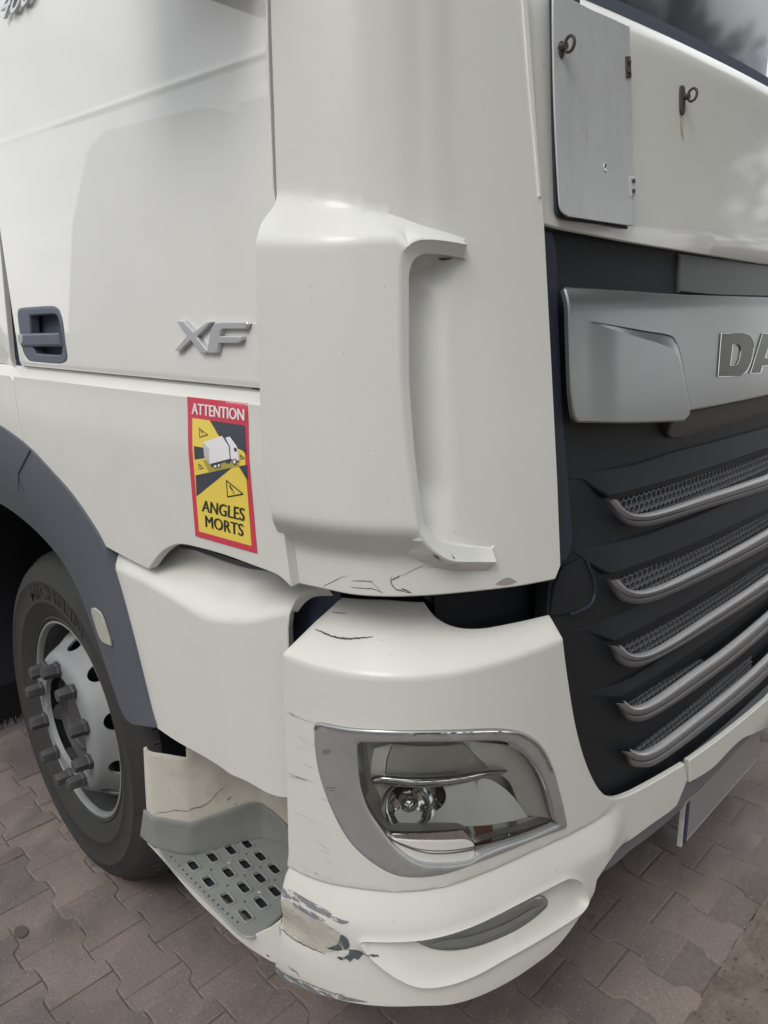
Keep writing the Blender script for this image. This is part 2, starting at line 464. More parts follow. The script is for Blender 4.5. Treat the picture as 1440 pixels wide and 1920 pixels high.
# step pocket: plan path of its back wall
_W = [(-0.006, 0.850), (0.002, 0.805), (0.060, 0.750), (0.178, 0.700), (0.210, 0.678), (0.232, 0.63), (0.238, 0.56), (0.235, 0.42), (0.23, 0.30)]
_Wd = [0.0]
for _i in range(1, len(_W)): _Wd.append(_Wd[-1]+math.dist(_W[_i], _W[_i-1]))
def wallp(u):
    xs = interp(list(zip(_Wd, [p[0] for p in _W])), u)
    ys = interp(list(zip(_Wd, [p[1] for p in _W])), u)
    return xs, ys
def s_wall(u, v):
    x, y = wallp(u)
    return (x, y, v)
def s_tread(u, v): return (u, v, 0.44+0.035*sstep((v-0.73-0.3*max(0, u))/0.11))
def s_treadup(u, v): return (u, v, 0.443)
def s_plateno(u, v): return (u, -0.012, v)

def spline(pts, step, closed=True):
    """resample an outline; corners are marked by a third value"""
    n = len(pts)
    res = []
    rng = range(n) if closed else range(n-1)
    for i in rng:
        p1, p2 = pts[i], pts[(i+1) % n]
        p0 = pts[(i-1) % n] if closed or i > 0 else p1
        p3 = pts[(i+2) % n] if closed or i+2 < n else p2
        c1, c2 = len(p1) > 2, len(p2) > 2
        L = math.dist(p1[:2], p2[:2])
        k = max(1, int(L/step+0.5))
        if not (c1 and c2): k = max(k, 4) if L > step*0.3 else max(k, 2)
        q0 = p1 if c1 else p0
        q3 = p2 if c2 else p3
        # limit tangents for uneven spacing
        def lim(a, b, L):
            d = math.dist(a[:2], b[:2])
            if d > 1.5*L and d > 0:
                f = 1.5*L/d
                return (b[0]+(a[0]-b[0])*f, b[1]+(a[1]-b[1])*f)
            return a[:2]
        q0 = lim(q0, p1, L); q3 = lim(q3, p2, L)
        for j in range(k):
            res.append(_cr(q0, p1[:2], p2[:2], q3, j/k))
    if not closed: res.append(tuple(pts[-1][:2]))
    return res

def area(poly):
    return 0.5*sum(poly[i][0]*poly[(i+1) % len(poly)][1]-poly[(i+1) % len(poly)][0]*poly[i][1] for i in range(len(poly)))

def inset(poly, d):
    """move a ring of points towards its left side by d"""
    n = len(poly)
    res = []
    for i in range(n):
        a, b, c = poly[i-1], poly[i], poly[(i+1) % n]
        t1 = (b[0]-a[0], b[1]-a[1]); t2 = (c[0]-b[0], c[1]-b[1])
        l1 = math.hypot(*t1) or 1e-9; l2 = math.hypot(*t2) or 1e-9
        nx = -(t1[1]/l1+t2[1]/l2); ny = t1[0]/l1+t2[0]/l2
        l = math.hypot(nx, ny)
        if l < 1e-6: res.append(b); continue
        nx, ny = nx/l, ny/l
        co = max(0.5, (-t1[1]/l1*nx+t1[0]/l1*ny))
        res.append((b[0]+nx*d/co, b[1]+ny*d/co))
    return res

def normal(surf, u, v, h=0.0015):
    a = Vector(surf(u+h, v)); b = Vector(surf(u-h, v)); c = Vector(surf(u, v+h)); d = Vector(surf(u, v-h))
    n = (a-b).cross(c-d)
    return n.normalized() if n.length > 1e-12 else Vector((0, -1, 0))

def panel(name, surf, outline, material, parent, holes=(), cons=(), step=0.03, thick=0.006, lift=0.0, round_=0.0015,
          label=None, angle=35, flip=False, osrc=None, smooth=True, hole_round=None, nrm=None, rs=None):
    """a sheet of real thickness lying on a curved surface, cut to an outline, with rounded edges"""
    osrc = osrc or surf
    rs = rs or min(step, 0.02)
    rings = []
    o = spline(outline, rs)
    if area(o) < 0: o.reverse()
    rings.append(o)
    for h in holes:
        hh = spline(h, rs)
        if area(hh) > 0: hh.reverse()
        rings.append(hh)
    V = []; E = []
    def addring(r, closed=True):
        b = len(V)
        V.extend(Vector((p[0], p[1])) for p in r)
        for i in range(len(r) if closed else len(r)-1): E.append((b+i, b+(i+1) % len(r)))
    inn = []
    for r in rings:
        addring(r)
        if round_ > 0:
            ir = inset(r, round_)
            addring(ir)
            inn.append(ir)
    for c in cons:
        cc = spline(c, rs, False)
        cc = [p for p in cc if inside(o, *p) and pdist(o, *p) > 0.002]
        if len(cc) > 1: addring(cc, False)
    us = [p[0] for p in o]; vs = [p[1] for p in o]
    near = set()
    cell = step*0.45
    for p in V[len(rings[0]):] if cons else []:
        near.add((int(p.x//cell), int(p.y//cell)))
    def clash(u, v):
        if not near: return False
        i, j = int(u//cell), int(v//cell)
        return any((i+a, j+b) in near for a in (-1, 0, 1) for b in (-1, 0, 1))
    v = min(vs)+step*0.5; row = 0
    while v < max(vs):
        u = min(us)+(step*0.5 if row % 2 else step*0.05)
        while u < max(us):
            if inside(o, u, v) and pdist(o, u, v) > step*0.45 and all(not inside(h, u, v) and pdist(h, u, v) > step*0.45 for h in rings[1:]) and not clash(u, v):
                V.append(Vector((u, v)))
            u += step
        v += step*0.87; row += 1
    vo, eo, fo, _a, _b, _c = delaunay_2d_cdt(V, E, [], 0, 1e-6)
    faces = []
    rim_ = set((round(Vector((p[0], p[1])).x, 6), round(Vector((p[0], p[1])).y, 6)) for rr_ in rings for p in rr_)
    onrim = [(round(p.x, 6), round(p.y, 6)) in rim_ for p in vo]
    for f in fo:
        if all(onrim[i] for i in f):
            # slivers between points that lie on one straight edge
            pp = [vo[i] for i in f]
            le = max((pp[i]-pp[i-1]).length for i in range(len(pp)))
            if abs(area([(p.x, p.y) for p in pp]))*2/max(le, 1e-9) < 3e-5: continue
        cx = sum(vo[i].x for i in f)/len(f); cy = sum(vo[i].y for i in f)/len(f)
        if not inside(o, cx, cy): continue
        if any(inside(h, cx, cy) for h in rings[1:]): continue
        ff = list(f)
        if area([(vo[i].x, vo[i].y) for i in ff]) < 0: ff.reverse()
        faces.append(ff)
    # boundary edges
    cnt = {}
    for f in faces:
        for i in range(len(f)):
            a, b = f[i], f[(i+1) % len(f)]
            cnt[(a, b)] = cnt.get((a, b), 0)+1
    bnd = [(a, b) for (a, b) in cnt if (b, a) not in cnt]
    bset = set(i for e in bnd for i in e)
    used = sorted(set(i for f in faces for i in f))
    idx = {}
    P = []
    sg = -1.0 if flip else 1.0
    for i in used:
        u, v = vo[i].x, vo[i].y
        p = Vector(surf(u, v))
        n = nrm if nrm else (normal(surf, u, v)*sg if (lift or i in bset) else Vector((0, 0, 0)))
        q = p + n*lift
        if i in bset: q = q - n*round_*0.8
        idx[i] = len(P)
        P.append(q)
    F = []
    for f in faces:
        g = [idx[i] for i in f]
        if flip: g.reverse()
        F.append(g)
    if thick > 0:
        low = {}
        for i in bset:
            u, v = vo[i].x, vo[i].y
            n = nrm if nrm else normal(surf, u, v)*sg
            low[i] = len(P)
            P.append(Vector(surf(u, v))+n*(lift-thick))
        for a, b in bnd:
            q = [idx[b], idx[a], low[a], low[b]]
            if flip: q.reverse()
            F.append(q)
    return make(name, P, F, material, parent, smooth, angle, label)

def sweep(name, path, section, material, parent, up=None, closed=False, label=None, angle=40, scale=None, cap=True, smooth=True):
    """path: list of (point, normal); section: (across, along normal) pairs, a closed loop"""
    V = []; F = []
    n = len(path); m = len(section)
    for i, (p, nn) in enumerate(path):
        p = Vector(p); nn = Vector(nn).normalized()
        a = Vector(path[i-1][0]) if (i > 0 or closed) else p
        b = Vector(path[(i+1) % n][0]) if (i < n-1 or closed) else p
        t = (b-a).normalized()
        s = t.cross(nn).normalized()
        nn2 = s.cross(t).normalized()
        k = scale(i/(n-1)) if scale else 1.0
        for (x, y) in section: V.append(p + s*x*k + nn2*y*k)
    for i in range(n if closed else n-1):
        for j in range(m):
            a = i*m+j; b = i*m+(j+1) % m; c = ((i+1) % n)*m+(j+1) % m; d = ((i+1) % n)*m+j
            F.append((a, d, c, b))
    if cap and not closed:
        F.append(tuple(range(m)))
        F.append(tuple(reversed(range((n-1)*m, n*m))))
    return make(name, V, F, material, parent, smooth, angle, label)

def spath(surf, pts, step=0.01, lift=0.0, closed=False):
    r = []
    for (u, v) in spline(pts, step, closed):
        nn = normal(surf, u, v)
        r.append((Vector(surf(u, v))+nn*lift, nn))
    return r

def circ(rx, ry, n=10, ox=0, oy=0):
    return [(ox+rx*math.cos(2*math.pi*i/n), oy+ry*math.sin(2*math.pi*i/n)) for i in range(n)]

def loft(name, curves, material, parent, label=None, angle=40, k=30):
    """skin between curves of 3D points, each resampled to k points"""
    def res(c):
        c = [Vector(p) for p in c]
        d = [0.0]
        for i in range(1, len(c)): d.append(d[-1]+(c[i]-c[i-1]).length)
        out_ = []
        for j in range(k):
            t = d[-1]*j/(k-1)
            i = max(0, min(len(c)-2, bisect.bisect_right(d, t)-1))
            f = (t-d[i])/max(1e-9, d[i+1]-d[i])
            out_.append(c[i].lerp(c[i+1], f))
        return out_
    C = [res(c) for c in curves]
    V = [p for c in C for p in c]
    F = []
    for a in range(len(C)-1):
        for j in range(k-1):
            F.append((a*k+j, a*k+j+1, (a+1)*k+j+1, (a+1)*k+j))
    return make(name, V, F, material, parent, True, angle, label)

def crv(surf, pts, step=0.02, lift=0.0):
    return [p for p, n in spath(surf, pts, step, lift)]

def ribbon(name, surf, pts, w, material, parent, lift=0.0006, taper=True, jag=0.0, step=0.004, label=None):
    """a thin mark along a line on a surface"""
    c = spline(pts, step, False)
    V = []; F = []
    n = len(c)
    for i, (u, v) in enumerate(c):
        a = c[max(0, i-1)]; b = c[min(n-1, i+1)]
        dx, dy = b[0]-a[0], b[1]-a[1]
        l = math.hypot(dx, dy) or 1
        t = i/(n-1)
        k = w*(math.sin(math.pi*min(1, max(0, t)))**0.5 if taper else 1.0)*(1+random.uniform(-jag, jag))*0.5
        j = random.uniform(-jag, jag)*w
        for s in (-1, 1):
            uu, vv = u-dy/l*(k*s+j), v+dx/l*(k*s+j)
            V.append(Vector(surf(uu, vv))+normal(surf, uu, vv)*lift)
    for i in range(n-1): F.append((2*i, 2*i+2, 2*i+3, 2*i+1))
    return make(name, V, F, material, parent, False, label=label)

def revolve(name, prof, n, material, parent, M=None, angle=35, label=None, fm=None):
    """prof: (radius, along) pairs turned about the local X axis (negative = outward)"""
    V = []; F = []; fms = []
    for i in range(n):
        a = 2*math.pi*i/n
        for (r, x) in prof: V.append(Vector((x, r*math.cos(a), r*math.sin(a))))
    m = len(prof)
    for i in range(n):
        for j in range(m-1):
            F.append((i*m+j, i*m+j+1, ((i+1) % n)*m+j+1, ((i+1) % n)*m+j))
    if M: V = [M @ v for v in V]
    return make(name, V, F, material, parent, True, angle, label)

def boxmesh(c, s, bev=0.0, rot=None):
    bm = bmesh.new()
    bmesh.ops.create_cube(bm, size=1)
    for v in bm.verts: v.co = Vector((v.co.x*s[0], v.co.y*s[1], v.co.z*s[2]))
    if bev: bmesh.ops.bevel(bm, geom=bm.edges[:], offset=bev, segments=2, affect='EDGES', profile=0.6)
    for v in bm.verts:
        if rot: v.co = rot @ v.co
        v.co += Vector(c)
    bm.verts.index_update()
    V = [v.co.copy() for v in bm.verts]; F = [tuple(v.index for v in f.verts) for f in bm.faces]
    bm.free()
    return V, F
def box(name, c, s, material, parent, bev=0.003, rot=None, label=None):
    V, F = boxmesh(c, s, bev, rot)
    return make(name, V, F, material, parent, True, 35, label)

def wide(pts, ucut, unew):
    """carry an outline on across the cab: every point past ucut goes to unew"""
    return [((unew,)+tuple(p[1:2])+(1,) if p[0] > ucut else p) for p in pts]

def textmesh(s, bold=0.0, shear=0.0):
    cu = bpy.data.curves.new('lettering', 'FONT')
    cu.body = s
    cu.offset = bold
    cu.shear = shear
    cu.resolution_u = 3
    ob = bpy.data.objects.new('lettering', cu)
    COL.objects.link(ob)
    dg = bpy.context.evaluated_depsgraph_get()
    me = bpy.data.meshes.new_from_object(ob.evaluated_get(dg))
    V = [v.co.copy() for v in me.vertices]
    F = [tuple(p.vertices) for p in me.polygons]
    bpy.data.objects.remove(ob); bpy.data.curves.remove(cu); bpy.data.meshes.remove(me)
    x0 = min(v.x for v in V); x1 = max(v.x for v in V); y0 = min(v.y for v in V); y1 = max(v.y for v in V)
    return [((v.x-x0)/(x1-x0), (v.y-y0)/(y1-y0)) for v in V], F

def textquad(name, s, surf, q, material, parent, lift=0.001, bold=0.02, shear=0.0, thick=0.0, heavy=()):
    """lettering fitted to a four-cornered field: top left, top right, bottom right, bottom left"""
    uv, F = textmesh(s, bold, shear)
    def at(a, b):
        t = [(q[0][k]*(1-a)+q[1][k]*a)*b+(q[3][k]*(1-a)+q[2][k]*a)*(1-b) for k in (0, 1)]
        return t
    V = []
    for a, b in uv:
        u, v = at(a, b)
        V.append(Vector(surf(u, v))+normal(surf, u, v)*lift)
    if thick:
        n = len(V)
        cnt = {}
        for f in F:
            for i in range(len(f)): cnt[(f[i], f[(i+1) % len(f)])] = 1
        bnd = [e for e in cnt if (e[1], e[0]) not in cnt]
        for a, b in uv:
            u, v = at(a, b)
            V.append(Vector(surf(u, v))+normal(surf, u, v)*(lift-thick))
        F = F+[(b, a, a+n, b+n) for a, b in bnd]
    if heavy:
        n = len(V); V0, F0 = list(V), list(F); V, F = [], []
        for k, h in enumerate(heavy):
            for p in V0: V.append(p+Vector((-0.00004*k, -h, 0)))
            F.extend(tuple(i+n*k for i in f) for f in F0)
    return make(name, V, F, material, parent, False)

def flat(name, surf, pts, material, parent, lift):
    """flat print: a thin filled shape"""
    return panel(name, surf, pts, material, parent, thick=0.0, lift=lift, round_=0.0, step=0.03, rs=0.012, smooth=False)

# ================================================================== the ground
gm = bpy.data.materials.new('paver_stone')
gm.use_nodes = True
t = gm.node_tree
b = t.nodes['Principled BSDF']
b.inputs['Roughness'].default_value = 0.85
N, L = t.nodes.new, t.links.new
oi = N('ShaderNodeObjectInfo')
ge = N('ShaderNodeNewGeometry')
def gnoise(scale, detail=6, r=0.6):
    n = N('ShaderNodeTexNoise')
    n.inputs['Scale'].default_value = scale
    n.inputs['Detail'].default_value = detail
    n.inputs['Roughness'].default_value = r
    L(ge.outputs['Position'], n.inputs['Vector'])
    return n.outputs['Fac']
def gramp(src, stops):
    n = N('ShaderNodeValToRGB')
    e = n.color_ramp.elements
    e[0].position, e[0].color = stops[0][0], (*stops[0][1], 1)
    e[1].position, e[1].color = stops[-1][0], (*stops[-1][1], 1)
    for p_, c_ in stops[1:-1]:
        x = e.new(p_); x.color = (*c_, 1)
    L(src, n.inputs['Fac'])
    return n.outputs['Color']
def gmix(kind, fac, a_, b_):
    n = N('ShaderNodeMixRGB')
    n.blend_type = kind
    if isinstance(fac, float): n.inputs['Fac'].default_value = fac
    else: L(fac, n.inputs['Fac'])
    L(a_, n.inputs['Color1']); L(b_, n.inputs['Color2'])
    return n.outputs['Color']
base = gramp(gnoise(3.5, 7), [(0.3, (0.160, 0.134, 0.124)), (0.5, (0.200, 0.168, 0.155)), (0.7, (0.243, 0.198, 0.180))])
per = gramp(oi.outputs['Random'], [(0.0, (0.86, 0.86, 0.88)), (0.5, (1.0, 0.98, 0.97)), (1.0, (1.13, 1.08, 1.04))])
c1 = gmix('MULTIPLY', 1.0, base, per)
fine = gramp(gnoise(140, 5, 0.7), [(0.3, (0.72, 0.72, 0.72)), (0.55, (1.0, 1.0, 1.0)), (0.72, (1.25, 1.22, 1.2))])
c2 = gmix('MULTIPLY', 0.9, c1, fine)
spk = gramp(gnoise(230, 1, 0.4), [(0.0, (0, 0, 0)), (0.745, (0, 0, 0)), (0.765, (0.30, 0.29, 0.27))])
c3 = gmix('ADD', 1.0, c2, spk)
stn = gramp(gnoise(1.7, 8, 0.65), [(0.35, (0.62, 0.63, 0.66)), (0.52, (1, 1, 1)), (1.0, (1, 1, 1))])
c4 = gmix('MULTIPLY', 0.8, c3, stn)
L(c4, b.inputs['Base Color'])
bp = N('ShaderNodeBump')
bp.inputs['Strength'].default_value = 0.5
bp.inputs['Distance'].default_value = 0.002
L(gnoise(160, 6, 0.7), bp.inputs['Height'])
L(bp.outputs['Normal'], b.inputs['Normal'])
MATS['paver_stone'] = gm
mat('joint_sand', (0.19, 0.158, 0.14), 0.95, var=0.6, vscale=60, bump=1.0, bscale=220, speck=0.5, speck_col=(0.3, 0.28, 0.25), speck_scale=200)
mat('soil', (0.20, 0.165, 0.135), 0.95, var=0.75, vscale=14, dirt=0.8, dirt_col=(0.055, 0.042, 0.034), dirt_scale=9, bump=1.2, bscale=120, speck=0.7, speck_col=(0.40, 0.37, 0.32), speck_scale=130)
mat('litter', (0.075, 0.055, 0.042), 0.9, var=0.6, vscale=40)
mat('pebble', (0.36, 0.34, 0.31), 0.8, var=0.5, vscale=40)

bed = make('ground', [(-60, -60, -0.06), (60, -60, -0.06), (60, 60, -0.06), (-60, 60, -0.06)], [(0, 1, 2, 3)], 'joint_sand')
bed['kind'] = 'structure'
pave = empty('pavement', kind='structure')
# joint sand between the stones, slightly lumpy
V = []; F = []
nx_, ny_ = 150, 130
for j in range(ny_+1):
    for i in range(nx_+1):
        x = -1.6+4.6*i/nx_; y = -0.115+4.2*j/ny_
        V.append((x, y, -0.0034+random.uniform(-0.0014, 0.0014)))
for j in range(ny_):
    for i in range(nx_):
        a = j*(nx_+1)+i
        F.append((a, a+1, a+nx_+2, a+nx_+1))
make('joint_sand', V, F, 'joint_sand', pave)['kind'] = 'stuff'
SL = 0.07
PW, PH = 0.1455, 0.209
def paver_outline():
    g = 0.0015
    w1, w0 = PW/2+0.0115-g, PW/2-0.0115-g
    h = PH/2-g
    right = [(w1, -h), (w1, -h+0.044), (w1-0.004, -h+0.052), (w0+0.003, -h+0.063), (w0, -h+0.072), (w0, h-0.072), (w0+0.003, h-0.063), (w1-0.004, h-0.052), (w1, h-0.044), (w1, h)]
    left = [(-x, y) for x, y in reversed(right)]
    return [(x+SL*y, y) for x, y in right+left]
def paver_mesh(seed):
    rr = random.Random(seed)
    o = paver_outline()
    o = [(x+rr.uniform(-0.0009, 0.0009), y+rr.uniform(-0.0009, 0.0009)) for x, y in o]
    n = len(o)
    i1 = inset(o, 0.0035)
    V = [(x, y, 0.0) for x, y in i1] + [(x, y, -0.0022+rr.uniform(-0.0008, 0.0004)) for x, y in o] + [(x, y, -0.02) for x, y in o]
    F = [tuple(range(n))]
    for i in range(n):
        j = (i+1) % n
        F.append((n+i, n+j, j, i))
        F.append((2*n+i, 2*n+j, n+j, n+i))
    me = bpy.data.meshes.new('paver')
    me.from_pydata(V, [], F)
    me.materials.append(gm)
    me.shade_smooth()
    me.set_sharp_from_angle(angle=rad(30))
    return me
pms = [paver_mesh(s) for s in range(8)]
def line_x(k, y): return -0.04+PW*k+SL*(y-0.92)-0.0065
far_V = []; far_F = []
cnt_p = 0
for k in range(-10, 20):
    for j in range(-6, 18):
        yc = 0.92+PH*(j+0.5)+(0.0 if k % 2 == 0 else PH/2)
        xc = line_x(k+0.5, yc)
        if yc-PH/2 < -0.14: continue
        vis = (-0.45 < xc < 0.55 and 0.45 < yc < 2.75) or (0.35 < xc < 2.3 and -0.3 < yc < 0.62)
        if vis and cnt_p < 298:
            o = bpy.data.objects.new('paver', random.choice(pms))
            o.location = (xc, yc, random.uniform(-0.0018, 0.0018))
            o.rotation_euler = (random.uniform(-0.006, 0.006), random.uniform(-0.006, 0.006), random.choice((0, math.pi))+random.uniform(-0.006, 0.006))
            link(o, pave)
            cnt_p += 1
        else:
            me = random.choice(pms)
            bse = len(far_V)
            far_V.extend((v.co.x+xc, v.co.y+yc, v.co.z) for v in me.vertices)
            far_F.extend(tuple(i+bse for i in p.vertices) for p in me.polygons)
make('paving_stones', far_V, far_F, 'paver_stone', pave)['kind'] = 'stuff'

# bare soil in front of the paved edge
V = []; F = []
nx_, ny_ = 220, 110
for j in range(ny_+1):
    for i in range(nx_+1):
        x = -2.0+5.0*i/nx_; y = -0.118-2.4*(j/ny_)**1.6
        h = 0.004*math.sin(x*37+y*21)+0.003*math.sin(x*83-y*61)+random.uniform(-0.0022, 0.0022)+0.004
        if j == 0: y += random.uniform(-0.004, 0.004); h = min(h, 0.001)
        V.append((x, y, h))
for j in range(ny_):
    for i in range(nx_):
        a = j*(nx_+1)+i
        F.append((a, a+nx_+1, a+nx_+2, a+1))
soil = make('bare_soil', V, F, 'soil')
soil['kind'] = 'structure'
def scatter(name, n, fn, shape, material, sz):
    V = []; F = []
    for _ in range(n):
        x, y, z = fn()
        s = random.uniform(*sz)
        a = random.uniform(0, 6.28)
        b_ = len(V)
        if shape == 'leaf':
            l, w = s, s*random.uniform(0.2, 0.4)
            til = random.uniform(-0.3, 0.3)
            for (p, q, h) in ((-l, 0, 0), (0, -w, abs(til)*w), (l, 0, 0.001), (0, w, 0.0015)):
                V.append((x+p*math.cos(a)-q*math.sin(a), y+p*math.sin(a)+q*math.cos(a), z+0.0008+h))
            F.append((b_, b_+1, b_+2, b_+3))
        else:
            k = 6
            for r_, h in ((1.0, 0.0), (0.75, 0.6)):
                for i in range(k):
                    t_ = a+2*math.pi*i/k
                    q = s*r_*random.uniform(0.8, 1.15)
                    V.append((x+q*math.cos(t_), y+q*math.sin(t_)*0.8, z+s*h))
            for i in range(k): F.append((b_+i, b_+(i+1) % k, b_+k+(i+1) % k, b_+k+i))
            F.append(tuple(b_+k+i for i in range(k)))
    o = make(name, V, F, material, None, True)
    o['kind'] = 'stuff'
    o['label'] = 'fine %s scattered on the ground' % name.replace('_', ' ')
    return o
scatter('dry_litter', 380, lambda: (random.uniform(0.7, 2.2), -0.118-abs(random.gauss(0, 0.10)), 0.006), 'leaf', 'litter', (0.0015, 0.006))
scatter('grit', 650, lambda: (random.uniform(0.5, 2.2), random.uniform(-0.2, 0.5), 0.0005) if random.random() < 0.5 else (random.uniform(-0.4, 0.4), random.uniform(0.6, 2.4), 0.0005), 'stone', 'pebble', (0.0007, 0.0024))
# dark spot of oil on the near paving
so = [(-0.1440, 1.3508), (-0.1312, 1.3570), (-0.1204, 1.3481), (-0.1167, 1.3295), (-0.1235, 1.3140), (-0.1352, 1.3071), (-0.1475, 1.3121), (-0.1520, 1.3284)]
flat('oil_spot', s_ground, so, 'crack', pave, 0.0026)

# ================================================================== the truck
truck = empty('truck', 'cream white truck cab with scraped corner bumper and dark grille, parked on paving', 'truck')

# --- door and the panels behind it
door_o = [(-1.2642, 2.3080, 1), (-0.5416, 2.1313), (-0.2582, 2.0619, 1), (-1.2294, 1.8157, 1)]
DU = door_o[0][0]
dr = [(-0.2879, 2.0475, 1), (-0.2894, 1.9160, 1), (-0.2900, 1.8105, 1)]
door_o = [(door_o[0][0], 2.30, 1), (dr[0][0]+(dr[0][0]-dr[1][0])*1.2, 2.30, 1), dr[0], dr[1], dr[2], (-0.285, 1.77, 1), (-0.285, 1.522, 1), (-1.211, 1.522, 1), door_o[-1]]
for i, p in enumerate(door_o):
    pass
UD = door_o[0][0]
hl = [(-1.1915, 1.6356), (-1.1799, 1.6471), (-1.1147, 1.6501), (-1.0259, 1.6517), (-1.0023, 1.6494), (-0.9875, 1.6419), (-0.9787, 1.6195), (-0.9781, 1.5820), (-0.9758, 1.5517), (-0.9879, 1.5404), (-1.0182, 1.5348), (-1.0937, 1.5342), (-1.1597, 1.5351), (-1.1767, 1.5428), (-1.1883, 1.5600), (-1.1921, 1.5950)]
panel('door', s_door, door_o, 'paint', truck, holes=[hl], step=0.018, thick=0.012,
      cons=[[(-1.25, 1.985+d), (-0.25, 1.985+d)] for d in (-0.012, -0.008, -0.005, -0.0025, 0, 0.0025, 0.005, 0.008, 0.012)]+[[(-1.25, z_), (-0.25, z_)] for z_ in (1.535, 1.531, 1.527)])
door_e = [o for o in truck.children if o.name.startswith('door')][0]
# handle set in the door
hp = door_e
hdl = panel('door_handle', side(0.001), hl, 'handle_plastic', hp, holes=[[(-1.1298, 1.6333, 1), (-1.0081, 1.6355), (-0.9962, 1.6248), (-0.9909, 1.5979, 1), (-1.1348, 1.5959, 1)], [(-1.1347, 1.5673, 1), (-0.9926, 1.5708, 1), (-0.9977, 1.5598), (-1.0089, 1.5528), (-1.1254, 1.5526, 1)]], step=0.03, thick=0.02, round_=0.003)
def s_recess(u, v): return (0.03, -u, v)
panel('handle_recess', s_recess, [(-1.1930, 1.6587, 1), (-0.9468, 1.6563, 1), (-0.9719, 1.5279, 1), (-1.2060, 1.5179, 1)], 'handle_plastic', hp, step=0.05, thick=0.004)
bar = [(-1.1869, 1.5940, 1), (-0.9930, 1.5990, 1), (-0.9897, 1.5731, 1), (-1.1839, 1.5661, 1)]
panel('handle_bar', side(0.006), bar, 'handle_plastic', hp, step=0.02, thick=0.014, round_=0.004)
panel('lock_cylinder', side(0.007), [(-1.1876, 1.5916), (-1.1683, 1.5919), (-1.1673, 1.5757), (-1.1871, 1.5742)], 'satin_chrome', hp, step=0.02, thick=0.004)
# panel behind the door
panel('cab_side_panel', s_door, [(-1.8567, 2.5544, 1), (-1.2785, 2.3174, 1), (-1.2385, 1.8141, 1), (-1.2631, 1.5095, 1), (-1.4714, 1.5080, 1), (-2.1899, 1.5040, 1)], 'paint', truck, step=0.05, thick=0.012)
# seals
ribbon('door_seal', side(-0.012), [(-0.2754, 2.0699, 1), (-0.2775, 1.9804, 1), (-0.2815, 1.8462, 1), (-0.2854, 1.7901, 1), (-0.3095, 1.6580, 1), (-0.3571, 1.5022, 1)], 0.05, 'seal_rubber', truck, lift=0.0, taper=False)
ribbon('door_seal', side(-0.014), [(-1.2731, 2.3161, 1), (-1.2385, 1.8141, 1), (-1.2596, 1.5097, 1), (-1.2942, 1.3209, 1)], 0.05, 'seal_rubber', truck, lift=0.0, taper=False)
ribbon('sill_seal', side(-0.013), [(-1.7417, 1.5008, 1), (-1.2713, 1.5050, 1), (-0.7331, 1.5089, 1), (-0.3452, 1.5114, 1)], 0.05, 'seal_rubber', truck, lift=0.0, taper=False)

# --- lower side panels
panel('side_panel', s_ldoor, [(-1.215, 1.521, 1), (-0.30, 1.521, 1)]+[(-0.2652, 1.2213, 1), (-0.2930, 1.2348), (-0.3846, 1.2395), (-0.4594, 1.2400), (-0.5373, 1.2361, 1), (-0.5721, 1.2301), (-0.6134, 1.2127), (-0.6459, 1.1904), (-0.6808, 1.1594, 1), (-0.7552, 1.1642), (-0.8556, 1.1731, 1), (-0.9074, 1.2177), (-0.9798, 1.2642), (-1.0703, 1.3048), (-1.1767, 1.3406, 1)],
      'paint_satin', truck, step=0.022, thick=0.02, cons=[[(-1.3, z_), (-0.2, z_)] for z_ in (1.519, 1.516, 1.512, 1.508, 1.504, 1.500, 1.49, 1.475)])
panel('side_panel', s_ldoor, [(-1.218, 1.521, 1)]+[(-1.1825, 1.3499, 1), (-1.3024, 1.3805, 1), (-1.5568, 1.4206, 1)]+[(-1.6, 1.521, 1)], 'paint_satin', truck, step=0.03, thick=0.02,
      cons=[[(-1.6, z_), (-1.2, z_)] for z_ in (1.516, 1.511, 1.506, 1.50, 1.48)])
rid = [(p[0], p[1]) for p in RIDGE]
panel('fender_panel', s_lower, [(-0.95, 1.17, 1), (-0.76, 1.185, 1), (-0.6, 1.20, 1), (-0.36, 1.19, 1)]+[(-0.2774, 1.1871, 1), (-0.3173, 1.1789), (-0.3293, 1.1680), (-0.3283, 1.1482), (-0.3328, 1.1144, 1), (-0.3331, 0.9949, 1), (-0.3346, 0.7901, 1), (-0.3568, 0.7830), (-0.3868, 0.7858), (-0.4369, 0.8040), (-0.5087, 0.8108), (-0.6361, 0.8059), (-0.7186, 0.8092, 1), (-0.7277, 0.8558), (-0.7527, 0.9316), (-0.7854, 1.0109), (-0.8250, 1.0887), (-0.8728, 1.1463, 1)],
      'paint_satin', truck, step=0.016, thick=0.02, cons=[rid, [(u, v+0.004) for u, v in rid], [(u, v+0.012) for u, v in rid], [(u, v-0.004) for u, v in rid]])

